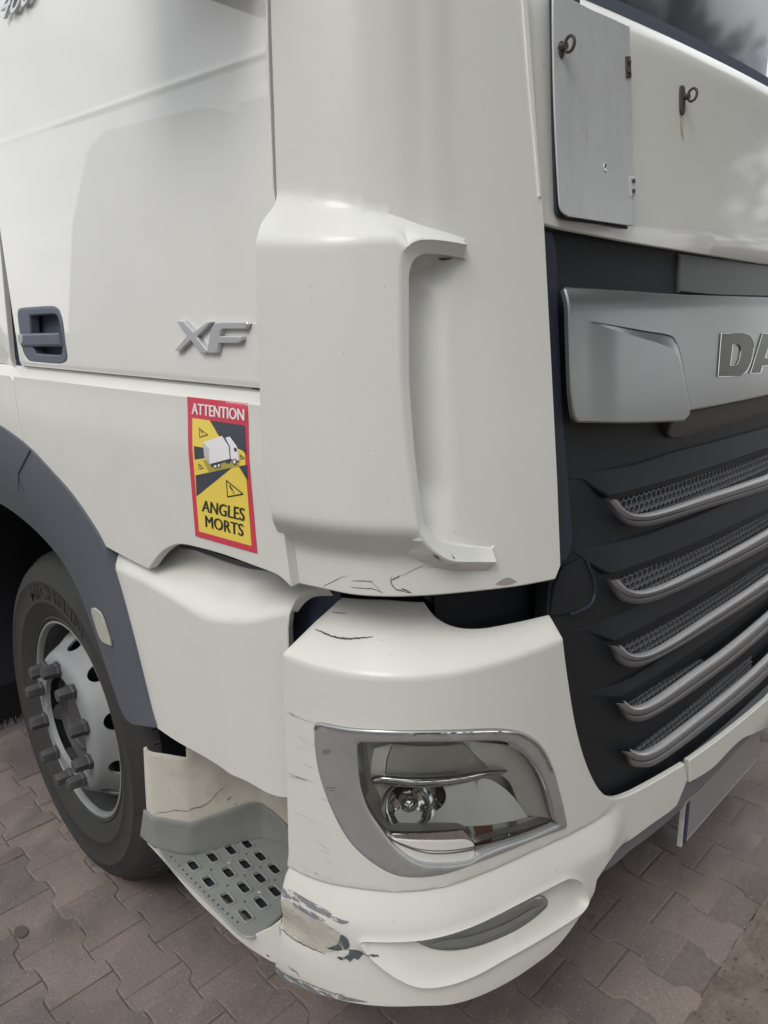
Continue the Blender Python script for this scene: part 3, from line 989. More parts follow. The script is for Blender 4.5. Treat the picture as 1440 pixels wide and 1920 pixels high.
# warning sticker on the side panel
stk = empty('warning_sticker', parent=truck)
stk['label'] = 'red and yellow blind spot warning sticker with a drawing of a white lorry'
def lp(f, d):
    return f
L0 = 0.0014
panel('red_border', s_ldoor, [(-0.5135, 1.5000, 1), (-0.3498, 1.5003, 1), (-0.3376, 1.2617, 1), (-0.5089, 1.2583, 1)], 'red_print', stk, thick=0.0006, lift=L0, round_=0.0002, step=0.012, rs=0.012, cons=[[(-1.3, z_), (-0.2, z_)] for z_ in (1.500, 1.496, 1.49, 1.475)])
def sp(name, pts, m, lift): return flat(name, s_ldoor, [(p[0], p[1], 1) for p in pts], m, stk, lift)
sp('yellow_field', [(-0.4989, 1.4663), (-0.3560, 1.4668), (-0.3493, 1.2721), (-0.4960, 1.2696)], 'yellow_print', L0+0.0003)
sp('slate_patch', [(-0.4485, 1.4667), (-0.3560, 1.4668), (-0.3507, 1.4213), (-0.3600, 1.4266), (-0.3736, 1.4293), (-0.4237, 1.4441)], 'slate_print', L0+0.0006)
sp('slate_patch', [(-0.4938, 1.4195), (-0.4653, 1.4200), (-0.4643, 1.4029), (-0.4935, 1.3967)], 'slate_print', L0+0.0006)
sp('slate_patch', [(-0.4942, 1.3693), (-0.3903, 1.3957), (-0.3941, 1.3930), (-0.4955, 1.3320)], 'slate_print', L0+0.0006)
sp('slate_patch', [(-0.3711, 1.4008), (-0.3499, 1.4054), (-0.3498, 1.3794)], 'slate_print', L0+0.0006)
sp('lorry_shadow', [(-0.4700, 1.3984), (-0.3694, 1.4099), (-0.3711, 1.4008), (-0.4542, 1.3807)], 'yellow_shade', L0+0.0008)
sp('lorry_chassis', [(-0.4488, 1.3958), (-0.3927, 1.4100), (-0.3716, 1.4110), (-0.3682, 1.4100), (-0.3706, 1.4069), (-0.3893, 1.4075), (-0.3932, 1.4026), (-0.4030, 1.4007), (-0.4051, 1.4034), (-0.4404, 1.3923), (-0.4446, 1.3880)], 'slate_print', L0+0.0010)
for cx_, cy_, r_ in ((400, 862, 24), (438, 852, 24), (613, 815, 26)):
    pass
wh = [[(-0.4381, 1.3948), (-0.4338, 1.3964), (-0.4289, 1.3960), (-0.4280, 1.3931), (-0.4303, 1.3894), (-0.4344, 1.3881), (-0.4377, 1.3897), (-0.4389, 1.3922)],
      [(-0.4275, 1.3977), (-0.4232, 1.3992), (-0.4189, 1.3987), (-0.4179, 1.3959), (-0.4203, 1.3922), (-0.4238, 1.3910), (-0.4271, 1.3922), (-0.4285, 1.3950)],
      [(-0.3851, 1.4101), (-0.3803, 1.4122), (-0.3757, 1.4116), (-0.3745, 1.4081), (-0.3767, 1.4032), (-0.3816, 1.4012), (-0.3847, 1.4025), (-0.3863, 1.4061)]]
for w_ in wh:
    flat('lorry_tyre', s_ldoor, w_, 'slate_print', stk, L0+0.0012)
    cx_ = sum(p[0] for p in w_)/8; cy_ = sum(p[1] for p in w_)/8
    flat('lorry_wheel', s_ldoor, [(cx_+(p[0]-cx_)*0.6, cy_+(p[1]-cy_)*0.6) for p in w_], 'white_print', stk, L0+0.0014)
sp('lorry_side', [(-0.4487, 1.4193), (-0.3952, 1.4298), (-0.3927, 1.4102), (-0.4496, 1.3945)], 'white_print', L0+0.0012)
sp('lorry_roof', [(-0.4657, 1.4289), (-0.4135, 1.4448), (-0.3952, 1.4298), (-0.4487, 1.4193)], 'white_print', L0+0.00125)
sp('lorry_end', [(-0.4657, 1.4289), (-0.4487, 1.4193), (-0.4496, 1.3945), (-0.4641, 1.4059)], 'grey_print', L0+0.0012)
sp('lorry_gap', [(-0.4135, 1.4448), (-0.4044, 1.4425), (-0.3918, 1.4302), (-0.3898, 1.4106), (-0.3927, 1.4102), (-0.3952, 1.4298)], 'slate_print', L0+0.0012)
sp('lorry_cab', [(-0.4044, 1.4425), (-0.3926, 1.4458), (-0.3737, 1.4321), (-0.3702, 1.4240), (-0.3689, 1.4099), (-0.3728, 1.4095), (-0.3784, 1.4124), (-0.3856, 1.4093), (-0.3898, 1.4106), (-0.3918, 1.4302)], 'white_print', L0+0.0013)
sp('lorry_window', [(-0.3815, 1.4285), (-0.3755, 1.4302), (-0.3725, 1.4238), (-0.3806, 1.4236)], 'slate_print', L0+0.0015)
def warn_tri(pts, bang, dot, w):
    ribbon('warning_triangle', s_ldoor, [(p[0], p[1], 1) for p in pts+pts[:1]], w, 'black_print', stk, lift=L0+0.0009, taper=False, step=0.002)
    ribbon('exclamation_mark', s_ldoor, bang, w*1.5, 'black_print', stk, lift=L0+0.0009, taper=False, step=0.002)
    ribbon('exclamation_mark', s_ldoor, dot, w*1.5, 'black_print', stk, lift=L0+0.0009, taper=False, step=0.002)
warn_tri([(-0.4065, 1.3726), (-0.3634, 1.3563), (-0.4056, 1.3452)], [(-0.3987, 1.3654), (-0.3904, 1.3577)], [(-0.3889, 1.3554), (-0.3872, 1.3541)], 0.0022)
warn_tri([(-0.4786, 1.4513), (-0.4531, 1.4424), (-0.4764, 1.4363)], [(-0.4734, 1.4474), (-0.4688, 1.4438)], [(-0.4675, 1.4420), (-0.4665, 1.4411)], 0.0014)
warn_tri([(-0.4822, 1.3912), (-0.4685, 1.3848), (-0.4822, 1.3821)], [(-0.4799, 1.3889), (-0.4770, 1.3865)], [(-0.4761, 1.3854), (-0.4754, 1.3847)], 0.001)
warn_tri([(-0.3659, 1.4200), (-0.3552, 1.4151), (-0.3656, 1.4128)], [(-0.3641, 1.4179), (-0.3614, 1.4163)], [(-0.3606, 1.4155), (-0.3601, 1.4150)], 0.001)
textquad('lettering', 'ATTENTION', s_ldoor, [(-0.4980, 1.4919), (-0.3567, 1.4921), (-0.3571, 1.4740), (-0.4989, 1.4728)], 'white_print', stk, L0+0.0008, 0.0, heavy=(-0.0011, -0.0004, 0.0004, 0.0011))
textquad('lettering', 'ANGLES', s_ldoor, [(-0.4780, 1.3286), (-0.3618, 1.3331), (-0.3637, 1.3110), (-0.4817, 1.3082)], 'black_print', stk, L0+0.0008, 0.0, heavy=(-0.0011, -0.0004, 0.0004, 0.0011))
textquad('lettering', 'MORTS', s_ldoor, [(-0.4732, 1.3023), (-0.3674, 1.3054), (-0.3692, 1.2844), (-0.4735, 1.2817)], 'black_print', stk, L0+0.0008, 0.0, heavy=(-0.0011, -0.0004, 0.0004, 0.0011))

# badges on the door
xb = [(-0.5477, 1.6241, 1), (-0.5274, 1.6248, 1), (-0.4995, 1.6068, 1), (-0.4609, 1.6236, 1), (-0.4486, 1.6236, 1), (-0.4909, 1.5993, 1), (-0.4648, 1.5776, 1), (-0.4668, 1.5747, 1), (-0.4827, 1.5742, 1), (-0.5101, 1.5938, 1), (-0.5454, 1.5746, 1), (-0.5602, 1.5749, 1), (-0.5206, 1.6010, 1)]
fb = [(-0.4649, 1.5766, 1), (-0.4523, 1.6083), (-0.4473, 1.6154), (-0.4382, 1.6216), (-0.4265, 1.6237, 1), (-0.3555, 1.6241, 1), (-0.3534, 1.6212, 1), (-0.3598, 1.6139, 1), (-0.4147, 1.6133, 1), (-0.4237, 1.6102), (-0.4277, 1.6016, 1), (-0.3701, 1.6019, 1), (-0.3705, 1.5966, 1), (-0.3788, 1.5920, 1), (-0.4309, 1.5908, 1), (-0.4377, 1.5755, 1), (-0.4581, 1.5746, 1)]
panel('model_badge', side(0.009), xb, 'badge', truck, thick=0.008, round_=0.0010, step=0.03, smooth=False)
panel('model_badge', side(0.009), fb, 'badge', truck, thick=0.008, round_=0.0010, step=0.03, smooth=False)
textquad('power_badge', '460', side(0.0), [(-1.0500, 2.2437), (-0.9126, 2.2449), (-0.9604, 2.1977), (-1.1045, 2.1961)], 'badge', truck, 0.007, 0.0, 0.2, thick=0.006, heavy=())

# --- door mirror housing above the frame edge
V, F = boxmesh((-0.12, 0.40, 2.42), (0.20, 0.26, 0.62), 0.05)
make('mirror_housing', V, F, 'slat_dark', truck)
sweep('mirror_arm', [((-0.10, 0.40, 2.66), (0, 1, 0)), ((0.02, 0.32, 2.68), (0, 1, 0))], circ(0.02, 0.02), 'black_plastic', truck)

# --- wheel arch trim
arch_out = [(-1.5709, 1.4298, 1), (-1.2878, 1.3800), (-1.1529, 1.3465), (-1.0567, 1.3075), (-0.9669, 1.2672), (-0.8951, 1.2210), (-0.8437, 1.1768), (-0.8060, 1.1127), (-0.7703, 1.0175), (-0.7404, 0.9241), (-0.7162, 0.8450), (-0.7026, 0.8149, 1)]
arch_cr = [(-1.6216, 1.2994, 1), (-1.3204, 1.2760), (-1.2115, 1.2596), (-1.1156, 1.2324), (-1.0330, 1.1969), (-0.9580, 1.1470), (-0.8923, 1.0690), (-0.8513, 0.9892), (-0.8184, 0.8916), (-0.8049, 0.8192), (-0.7927, 0.7885, 1)]
arch_in = [(-1.8541, 1.1547, 1), (-1.5145, 1.1458), (-1.3582, 1.1204), (-1.2337, 1.0814), (-1.1477, 1.0316), (-1.0838, 0.9593), (-1.0271, 0.8601), (-0.9868, 0.7842), (-0.9571, 0.7328), (-0.9404, 0.7183, 1)]
ai = crv(s_archin, arch_in); ac = crv(s_arch, arch_cr); ao = crv(s_arch, arch_out)
ao2 = [Vector((0.0, p.y, p.z)) for p in ao]
ao1 = [Vector((p.x+0.004, p.y, p.z)) for p in ao]
acm = [p.copy() for p in ac]
loft('wheel_arch_trim', [[Vector((0.12, p.y, p.z)) for p in ai], ai, [a.lerp(b_, 0.9) for a, b_ in zip(ai, ac)] if len(ai) == len(ac) else ac], 'arch_plastic', truck, k=60) if False else None
loft('wheel_arch_trim', [ai, ac, ao, ao2], 'arch_plastic', truck, k=70, angle=25)
loft('arch_lip', [[Vector((0.16, p.y+0.01, p.z-0.005)) for p in ai], ai], 'arch_plastic', truck, k=60)
ribbon('arch_joint', s_arch, [(-1.1320, 1.3428, 1), (-1.2152, 1.2769, 1), (-1.2245, 1.2348, 1)], 0.005, 'dark_void', truck, lift=0.0012, taper=False)
# end face of the trim
e1 = [ao2[-1], ao[-1], ac[-1], ai[-1], Vector((0.1, ai[-1].y, ai[-1].z))]
make('arch_end', e1, [(0, 1, 2, 3, 4)], 'arch_plastic', truck, False)
panel('side_reflector', s_arch, [(-0.9195, 1.0160), (-0.9085, 1.0237, 1), (-0.8753, 1.0166), (-0.8505, 0.9699), (-0.8468, 0.9539, 1), (-0.8789, 0.9519), (-0.8918, 0.9569), (-0.9093, 0.9854)], 'reflector', truck, thick=0.004, lift=0.0035, round_=0.001)

# --- wheel well, mudflap, shade blocks under the cab
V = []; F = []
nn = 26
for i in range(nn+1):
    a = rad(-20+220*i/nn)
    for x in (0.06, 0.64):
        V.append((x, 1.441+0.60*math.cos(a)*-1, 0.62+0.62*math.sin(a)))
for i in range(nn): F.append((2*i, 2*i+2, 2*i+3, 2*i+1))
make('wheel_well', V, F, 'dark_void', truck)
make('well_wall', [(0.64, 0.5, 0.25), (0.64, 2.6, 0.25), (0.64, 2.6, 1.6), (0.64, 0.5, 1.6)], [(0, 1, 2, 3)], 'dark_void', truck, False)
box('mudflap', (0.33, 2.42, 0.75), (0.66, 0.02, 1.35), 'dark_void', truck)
V = []; F = []
for i in range(420):
    x = random.uniform(0.0, 0.66); y = 2.42+random.uniform(-0.015, 0.015)
    l = random.uniform(0.03, 0.055); w = 0.0022; dx = random.uniform(-0.006, 0.006)
    b_ = len(V)
    V += [(x-w, y, 0.08), (x+w, y, 0.08), (x+dx, y+random.uniform(-0.01, 0.01), 0.08-l)]
    F.append((b_, b_+1, b_+2))
make('mudflap_bristles', V, F, 'dark_void', truck, False)
box('side_fairing', (0.03, 2.55, 0.85), (0.04, 0.5, 1.1), 'dark_void', truck)
box('chassis', (1.245, 3.3, 0.62), (1.5, 5.2, 0.36), 'dark_void', truck, 0.01)
box('ground_shade_block', (1.25, 0.50, 0.40), (1.95, 0.45, 0.16), 'dark_void', truck, 0.01)  # unseen block added to darken the ground under the bumper
box('underbody_shade', (1.25, 0.85, 0.50), (2.0, 1.35, 0.06), 'dark_void', truck, 0.01)  # unseen plate added to stop light passing under the truck
box('firewall', (1.40, 0.95, 1.2), (2.0, 0.05, 1.5), 'dark_void', truck, 0.01)

# --- front wheel
ST = 0.075
WM = Matrix.Translation((0.137, 1.441, 0.494)) @ Matrix.Rotation(-ST, 4, 'Z')
wheel = empty('wheel', parent=truck)
wheel.matrix_world = WM
tp = [(0.288, 0.006), (0.294, -0.006), (0.303, -0.010), (0.307, -0.007), (0.325, -0.018), (0.350, -0.026), (0.353, -0.0285), (0.358, -0.0285), (0.361, -0.0265), (0.385, -0.030), (0.410, -0.030), (0.413, -0.032), (0.418, -0.032), (0.421, -0.029), (0.445, -0.022), (0.462, -0.010), (0.474, 0.006),
      (0.483, 0.020), (0.490, 0.040), (0.492, 0.055), (0.486, 0.057), (0.486, 0.063), (0.493, 0.065), (0.4945, 0.10), (0.487, 0.102), (0.487, 0.110), (0.4945, 0.112), (0.495, 0.15), (0.487, 0.152), (0.487, 0.16), (0.495, 0.162), (0.494, 0.22), (0.487, 0.26), (0.470, 0.285), (0.40, 0.31), (0.31, 0.29)]
revolve('tyre', tp, 120, 'rubber', wheel, angle=50)
# shoulder notches of the tread
V = []; F = []
for i in range(96):
    a = 2*math.pi*i/96
    for (r, x) in ((0.478, 0.006), (0.492, 0.045)):
        for d in (-0.0045, 0.0045):
            for e in (0.0, 0.004):
                pass
make('tread_notches', *(lambda: (
    [v for i in range(80) for v in [(0.012+0.030*q, (0.4805+0.0095*q+e)*math.cos(2*math.pi*i/80+d), (0.4805+0.0095*q+e)*math.sin(2*math.pi*i/80+d)) for q in (0, 1) for (d, e) in ((-0.008, 0.0), (0, 0.0032), (0.008, 0.0))]],
    [f for i in range(80) for f in ((6*i, 6*i+1, 6*i+4, 6*i+3), (6*i+1, 6*i+2, 6*i+5, 6*i+4))]))(), 'rubber', wheel, False)['kind'] = 'stuff'
# raised maker's name on the sidewall
uvt, Ft = textmesh('MICHELIN', 0.02)
V = []
for a_, b_ in uvt:
    ang = rad(118)-a_*rad(58)
    r = 0.368+0.038*b_
    V.append((-0.0315+0.0*b_, r*math.cos(math.pi-ang), r*math.sin(ang)))
make('tyre_lettering', V, Ft, 'rubber', wheel, False)
rp = [(0.292, 0.012), (0.296, 0.002), (0.293, -0.004), (0.287, -0.005), (0.283, 0.0), (0.281, 0.012)]
revolve('rim_barrel', [(0.281, 0.012), (0.279, 0.05), (0.268, 0.075), (0.262, 0.11), (0.262, 0.20)], 60, 'hub_grey', wheel, angle=30)
revolve('rim', rp, 90, 'rim_silver', wheel, angle=30)
# wheel disc: turned sheet with hand holes
DP = [(0.262, 0.075), (0.258, 0.064), (0.250, 0.050), (0.238, 0.034), (0.224, 0.014), (0.214, -0.004), (0.207, -0.018), (0.200, -0.027), (0.190, -0.033), (0.178, -0.035), (0.145, -0.035), (0.141, -0.033), (0.1405, -0.022)]
_dl = [0.0]
for i in range(1, len(DP)): _dl.append(_dl[-1]+math.dist(DP[i], DP[i-1]))
def s_disc(u, v):
    s = v
    r = interp(list(zip(_dl, [p[0] for p in DP])), s); x = interp(list(zip(_dl, [p[1] for p in DP])), s)
    a = u/0.2
    return (x, r*math.cos(a), r*math.sin(a))
full = 2*math.pi*0.2
holes_ = []
for k in range(10):
    uc = full*(k+0.5)/10
    holes_.append([(uc+0.022*math.cos(q), 0.066+0.027*math.sin(q)) for q in [2*math.pi*j/12 for j in range(12)]])
panel('wheel_disc', s_disc, [(0, 0, 1), (full, 0, 1), (full, _dl[-1], 1), (0, _dl[-1], 1)], 'rim_silver', wheel, holes=holes_, step=0.014, thick=0.006, round_=0.0, angle=45, flip=True)
revolve('hub', [(0.139, 0.02), (0.137, 0.0), (0.128, -0.004), (0.125, 0.01), (0.105, 0.012), (0.098, 0.002), (0.088, -0.002), (0.085, 0.006), (0.001, 0.008)], 48, 'hub_grey', wheel)
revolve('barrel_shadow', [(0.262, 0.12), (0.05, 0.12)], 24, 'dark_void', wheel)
nut = None
for k in range(10):
    a = 0.31+k*math.pi/5
    prof = [(0.023, -0.034), (0.023, -0.043), (0.0205, -0.046), (0.0192, -0.076), (0.0170, -0.082), (0.0, -0.083)]
    if nut is None:
        nut = revolve('wheel_nut', prof, 6, 'nut_plastic', wheel, angle=25)
        o = nut
    else:
        o = bpy.data.objects.new('wheel_nut', nut.data)
        link(o, wheel)
    o.location = (0, 0.1675*math.cos(a), 0.1675*math.sin(a))
    o.rotation_euler = (random.uniform(0, 1), 0, 0)
# far front wheel
w2 = empty('wheel', parent=truck)
w2.matrix_world = Matrix.Translation((2.353, 1.441, 0.494)) @ Matrix.Rotation(math.pi-ST, 4, 'Z')
for ch in list(wheel.children):
    c = ch.copy(); COL.objects.link(c); c.parent = w2

# --- step
panel('step_guard', s_wall, [(0.0336, 0.7063), (0.0413, 0.7125, 1), (0.0567, 0.7003), (0.0851, 0.6937), (0.1308, 0.6825, 1)]+[(0.135, 0.82, 1), (0.30, 0.86, 1), (0.66, 0.86, 1), (0.66, 0.48, 1), (0.13, 0.48, 1)]+[(0.0215, 0.5114, 1)], 'paint_dirty', truck, step=0.012, thick=0.004, round_=0.002, cons=[[(_Wd[q_]+d, 0.45), (_Wd[q_]+d, 0.9)] for q_ in (1, 2) for d in (-0.004, 0.004)], angle=50)
def s_traywall(u, v):
    x, y = wallp(u)
    k = sstep((0.50-v)/0.065)
    f = 0.004*k*sstep(u/0.10)
    a = wallp(u-0.003); b_ = wallp(u+0.003)
    dx, dy = b_[0]-a[0], b_[1]-a[1]
    l = math.hypot(dx, dy) or 1
    # normal towards the outside
    return (x+dy/l*(0.006+f), y-dx/l*(0.006+f), v)
trw = [(0.0212, 0.5514, 1), (0.0496, 0.5410), (0.1288, 0.5208, 1), (0.2485, 0.5330), (0.2768, 0.5334), (0.3112, 0.5178), (0.3606, 0.4849, 1)]
panel('step_tray_wall', s_traywall, [(p[0], p[1]) + ((1,) if len(p) > 2 else ()) for p in trw]+[(0.60, 0.56, 1), (0.60, 0.438, 1), (_Wd[2]+0.02, 0.438, 1), (_Wd[2]-0.03, 0.447), (0.0, 0.474, 1)], 'tread_grey', truck, step=0.012, thick=0.004, round_=0.002, angle=40)
h0 = [(0.0342, 0.7336), (0.0504, 0.7283), (0.0451, 0.6987), (0.0283, 0.6989)]
hc = [(0.0388, 0.7136), (0.0842, 0.7042), (0.1271, 0.6934), (0.1656, 0.6839), (0.0314, 0.6435), (0.0777, 0.6357), (0.1195, 0.6309), (0.1590, 0.6262), (0.0270, 0.5712), (0.0715, 0.5724), (0.1141, 0.5706), (0.1534, 0.5703), (0.0241, 0.5054), (0.0681, 0.5097), (0.1094, 0.5138)]
ax = [(h0[1][k]-h0[0][k]+h0[2][k]-h0[3][k])/2 for k in (0, 1)]
ay = [(h0[3][k]-h0[0][k]+h0[2][k]-h0[1][k])/2 for k in (0, 1)]
def rrect(c, sx, sy, r=0.25):
    res_ = []
    for (i, j) in ((-1, -1), (1, -1), (1, 1), (-1, 1)):
        for (p, q) in (((1-r)*i, j), (i, (1-r)*j)) if i*j < 0 else ((i, (1-r)*j), ((1-r)*i, j)):
            res_.append((c[0]+ax[0]*sx*p/2+ay[0]*sy*q/2, c[1]+ax[1]*sx*p/2+ay[1]*sy*q/2))
    return res_
tread_o = [(-0.0009, 0.8529, 1), (-0.0012, 0.7892), (-0.0045, 0.6403), (-0.0160, 0.4933), (-0.0161, 0.4704), (-0.0097, 0.4531), (0.0051, 0.4431), (0.0286, 0.4423), (0.0785, 0.4523, 1)]+[(0.25, 0.44, 1), (0.26, 0.64, 1), (0.215, 0.70, 1), (0.06, 0.775, 1), (0.01, 0.86, 1)]
tray = panel('step_tread', s_tread, tread_o, 'tread_grey', truck, holes=[rrect(c, 1.02, 1.02) for c in hc], step=0.03, thick=0.004, round_=0.003)
for c in hc:
    oo = rrect(c, 1.42, 1.42); ii = rrect(c, 1.06, 1.06)
    panel('tread_hole_rim', s_tread, oo, 'tread_grey', tray, holes=[ii], step=0.05, thick=0.002, lift=0.0022, round_=0.0014, rs=0.012)
sd_ = [(0.0148, 0.7656), (0.0168, 0.7517), (0.0153, 0.7346), (0.0138, 0.7162), (0.0118, 0.6975), (0.0101, 0.6792), (0.0085, 0.6601), (0.0073, 0.6420), (0.0056, 0.6240), (0.0043, 0.6061), (0.0032, 0.5876), (0.0022, 0.5698), (0.0012, 0.5523), (0.0006, 0.5347), (0.0002, 0.5177), (-0.0002, 0.5003), (0.0559, 0.6704), (0.0502, 0.6027), (0.0455, 0.5363), (0.1414, 0.6557), (0.1354, 0.5961), (0.0945, 0.6004), (0.1304, 0.5393)]
for c in sd_:
    panel('tread_stud', s_tread, [(c[0]+0.0022*math.cos(q*math.pi/3), c[1]+0.0022*math.sin(q*math.pi/3)) for q in range(6)], 'hub_grey', tray, step=0.05, thick=0.002, lift=0.0022, round_=0.0008, rs=0.004)
for c in [(0.1003, 0.6627), (0.0878, 0.5376)]:
    panel('tread_screw', s_tread, [(c[0]+0.006*math.cos(q*math.pi/5), c[1]+0.006*math.sin(q*math.pi/5)) for q in range(10)], 'satin_chrome', tray, step=0.05, thick=0.003, lift=0.001, round_=0.001, rs=0.004)
box('tread_hole_shade', (0.135, 0.64, 0.427), (0.205, 0.33, 0.008), 'dark_void', truck)  # dark sheet under the tread, stands for the shadow seen through its holes
panel('step_sill', side(-0.004), [(-0.8433, 0.4581, 1), (-0.7863, 0.4478), (-0.6430, 0.4237), (-0.5124, 0.4088), (-0.4671, 0.4223, 1), (-0.3950, 0.4900, 1), (-0.3356, 0.5588, 1), (-0.3598, 0.4237, 1), (-0.4046, 0.4033), (-0.4962, 0.3901), (-0.5689, 0.3944), (-0.6614, 0.4038), (-0.7881, 0.4356), (-0.8498, 0.4463, 1)], 'paint_satin', truck, step=0.02, thick=0.004, round_=0.002)
ribbon('crack', s_wall, [(0.0470, 0.5451), (0.0584, 0.5496), (0.0778, 0.5502), (0.0948, 0.5547), (0.1084, 0.5515), (0.1250, 0.5506), (0.1336, 0.5540), (0.1532, 0.5531), (0.1706, 0.5593), (0.1856, 0.5712), (0.1978, 0.5839), (0.2124, 0.5879)], 0.0016, 'crack', truck, lift=0.0012, jag=0.4)
ribbon('paint_chip', s_wall, [(0.2137, 0.5528), (0.2177, 0.5556), (0.2208, 0.5605)], 0.003, 'crack', truck, lift=0.0012, jag=0.5)
ribbon('rivet_hole', side(-0.0015), [(-0.4101, 0.4174), (-0.4018, 0.4189)], 0.004, 'crack', truck, lift=0.001)

# --- corner deflector
defl_o = [(-0.2775, 2.0658, 1), (-0.2793, 2.0063, 1), (-0.2801, 1.9141, 1), (-0.2815, 1.8073, 1), (-0.2796, 1.7904), (-0.2812, 1.7785), (-0.2850, 1.7629), (-0.2818, 1.7441), (-0.2821, 1.7155, 1), (-0.2850, 1.6282, 1), (-0.2881, 1.4743, 1), (-0.2846, 1.3939), (-0.2765, 1.3385), (-0.3059, 1.2716), (-0.2967, 1.2195, 1), (-0.2248, 1.2205), (-0.1702, 1.2176), (-0.1210, 1.2169), (-0.0554, 1.2158), (0.0171, 1.2125), (0.1253, 1.2026), (0.2058, 1.1960, 1), (0.2210, 1.2168, 1), (0.2205, 1.3623, 1), (0.2165, 1.5369, 1), (0.2106, 1.7592, 1), (0.2020, 1.8760, 1), (0.1964, 1.9736, 1), (0.1897, 2.1067, 1)]
lip_a = [(p[0]-0.0008, p[1]) for p in LIP]; lip_b = [(p[0]+0.0009, p[1]) for p in LIP]
# offset both lines along the lip's normal so that the wall between them stays steep
def offs(line, d):
    res_ = []
    for i, p in enumerate(line):
        a = line[max(0, i-1)]; c = line[min(len(line)-1, i+1)]
        dx, dy = c[0]-a[0], c[1]-a[1]; l = math.hypot(dx, dy)
        res_.append((p[0]-dy/l*d, p[1]+dx/l*d))
    return res_
def sh(l): return [(p[0], p[1], 1) for p in l]
tt = [(p[0], p[1]) for p in TOP1]; t2_ = [(p[0], p[1]) for p in TOP2]
panel('corner_deflector', s_corner, defl_o, 'paint_semi', truck, step=0.010, thick=0.012, round_=0.002, angle=32,
      cons=[sh([(a[0], a[1]) for a in TOP1]), sh([(a[0], (a[1]+interp(TOP2, a[0]))/2) for a in TOP1]), sh([(a[0], (a[1]+interp(BOT2, a[0]))/2) for a in BOT1]), sh(BOT1), sh(offs(LIP, 0.0007)), sh(offs(LIP, -0.0007)), sh(CREST), sh(offs(CREST, 0.004)), sh(offs(CREST, -0.003))], rs=0.010)
panel('edge_trim', s_cor0, [(0.1707, 2.1028, 1), (0.1821, 2.1051, 1), (0.1913, 1.9729), (0.1967, 1.8754), (0.2016, 1.8061, 1), (0.1951, 1.8056, 1), (0.1890, 1.8747), (0.1798, 1.9712)], 'paint', truck, step=0.02, thick=0.003, lift=0.003, round_=0.0012)
panel('vent_slot', s_cor0, [(-0.0268, 1.7108), (0.0015, 1.7113), (-0.0185, 1.7073)], 'crack', truck, lift=0.0012, thick=0.001, round_=0)
ribbon('vent_slot', s_cor0, [(-0.0386, 1.3045), (-0.0189, 1.2942), (0.0018, 1.2850), (0.0134, 1.2818)], 0.004, 'crack', truck, lift=0.0016)
for pts, w_ in (("604,1103 612,1096 625,1090 640,1082 655,1080", 0.0012), ("660,1090 678,1089 700,1091", 0.0022), ("735,1080 733,1092 742,1104 755,1108 768,1112", 0.0024), ("752,1080 772,1070 790,1062 820,1056 855,1053", 0.0012), ("735,1088 752,1078", 0.003), ("655,1100 680,1103 700,1104 720,1113", 0.0018), ("690,1086 706,1100 716,1112", 0.0012), ("752,1102 762,1107 772,1113", 0.003)):
    pass
D_ = [("604,1103", 0)]
for L_, w_ in (([(-0.2209, 1.2211), (-0.2130, 1.2285), (-0.2007, 1.2355), (-0.1871, 1.2442), (-0.1740, 1.2481)], 0.0012), ([(-0.1715, 1.2398), (-0.1548, 1.2412), (-0.1369, 1.2404)], 0.002), ([(-0.1087, 1.2499), (-0.1104, 1.2398), (-0.1032, 1.2296), (-0.0927, 1.2259), (-0.0821, 1.2220)], 0.0022),
               ([(-0.0949, 1.2495), (-0.0785, 1.2571), (-0.0633, 1.2627), (-0.0375, 1.2654), (-0.0056, 1.2642)], 0.0012), ([(-0.1103, 1.2432), (-0.1022, 1.2472), (-0.0949, 1.2512)], 0.003), ([(-0.1742, 1.2302), (-0.1533, 1.2294), (-0.1370, 1.2293), (-0.1210, 1.2220)], 0.0016), ([(-0.1450, 1.2443), (-0.1321, 1.2329), (-0.1242, 1.2228)], 0.001), ([(-0.0951, 1.2311), (-0.0870, 1.2265), (-0.0788, 1.2210)], 0.003)):
    ribbon('crack', s_corner, L_, w_*0.65, 'crack', truck, lift=0.0006, jag=0.35)
ribbon('scratch', s_corner, [(-0.0542, 1.2920), (-0.0468, 1.2848), (-0.0401, 1.2769)], 0.002, 'crack', truck, lift=0.0008, jag=0.6)
ribbon('scratch', s_corner, [(-0.0240, 1.2863), (-0.0203, 1.2777)], 0.002, 'crack', truck, lift=0.0008, jag=0.6)
panel('paint_chip', s_corner, [(0.0666, 1.2159, 1), (0.0799, 1.2213), (0.0968, 1.2216), (0.1126, 1.2114, 1), (0.0906, 1.2105)], 'filler', truck, thick=0, lift=0.0007, round_=0, rs=0.004)
for q in range(16):
    u_ = random.uniform(defl_o[3][0]+0.05, defl_o[-4][0]-0.05); v_ = random.uniform(1.3, 2.05)
    r_ = random.uniform(0.0003, 0.0007)
    panel('paint_chip', s_corner, [(u_+r_*math.cos(k*1.05), v_+r_*1.6*math.sin(k*1.05)) for k in range(6)], 'scuff', truck, thick=0, lift=0.0006, round_=0, rs=0.004)

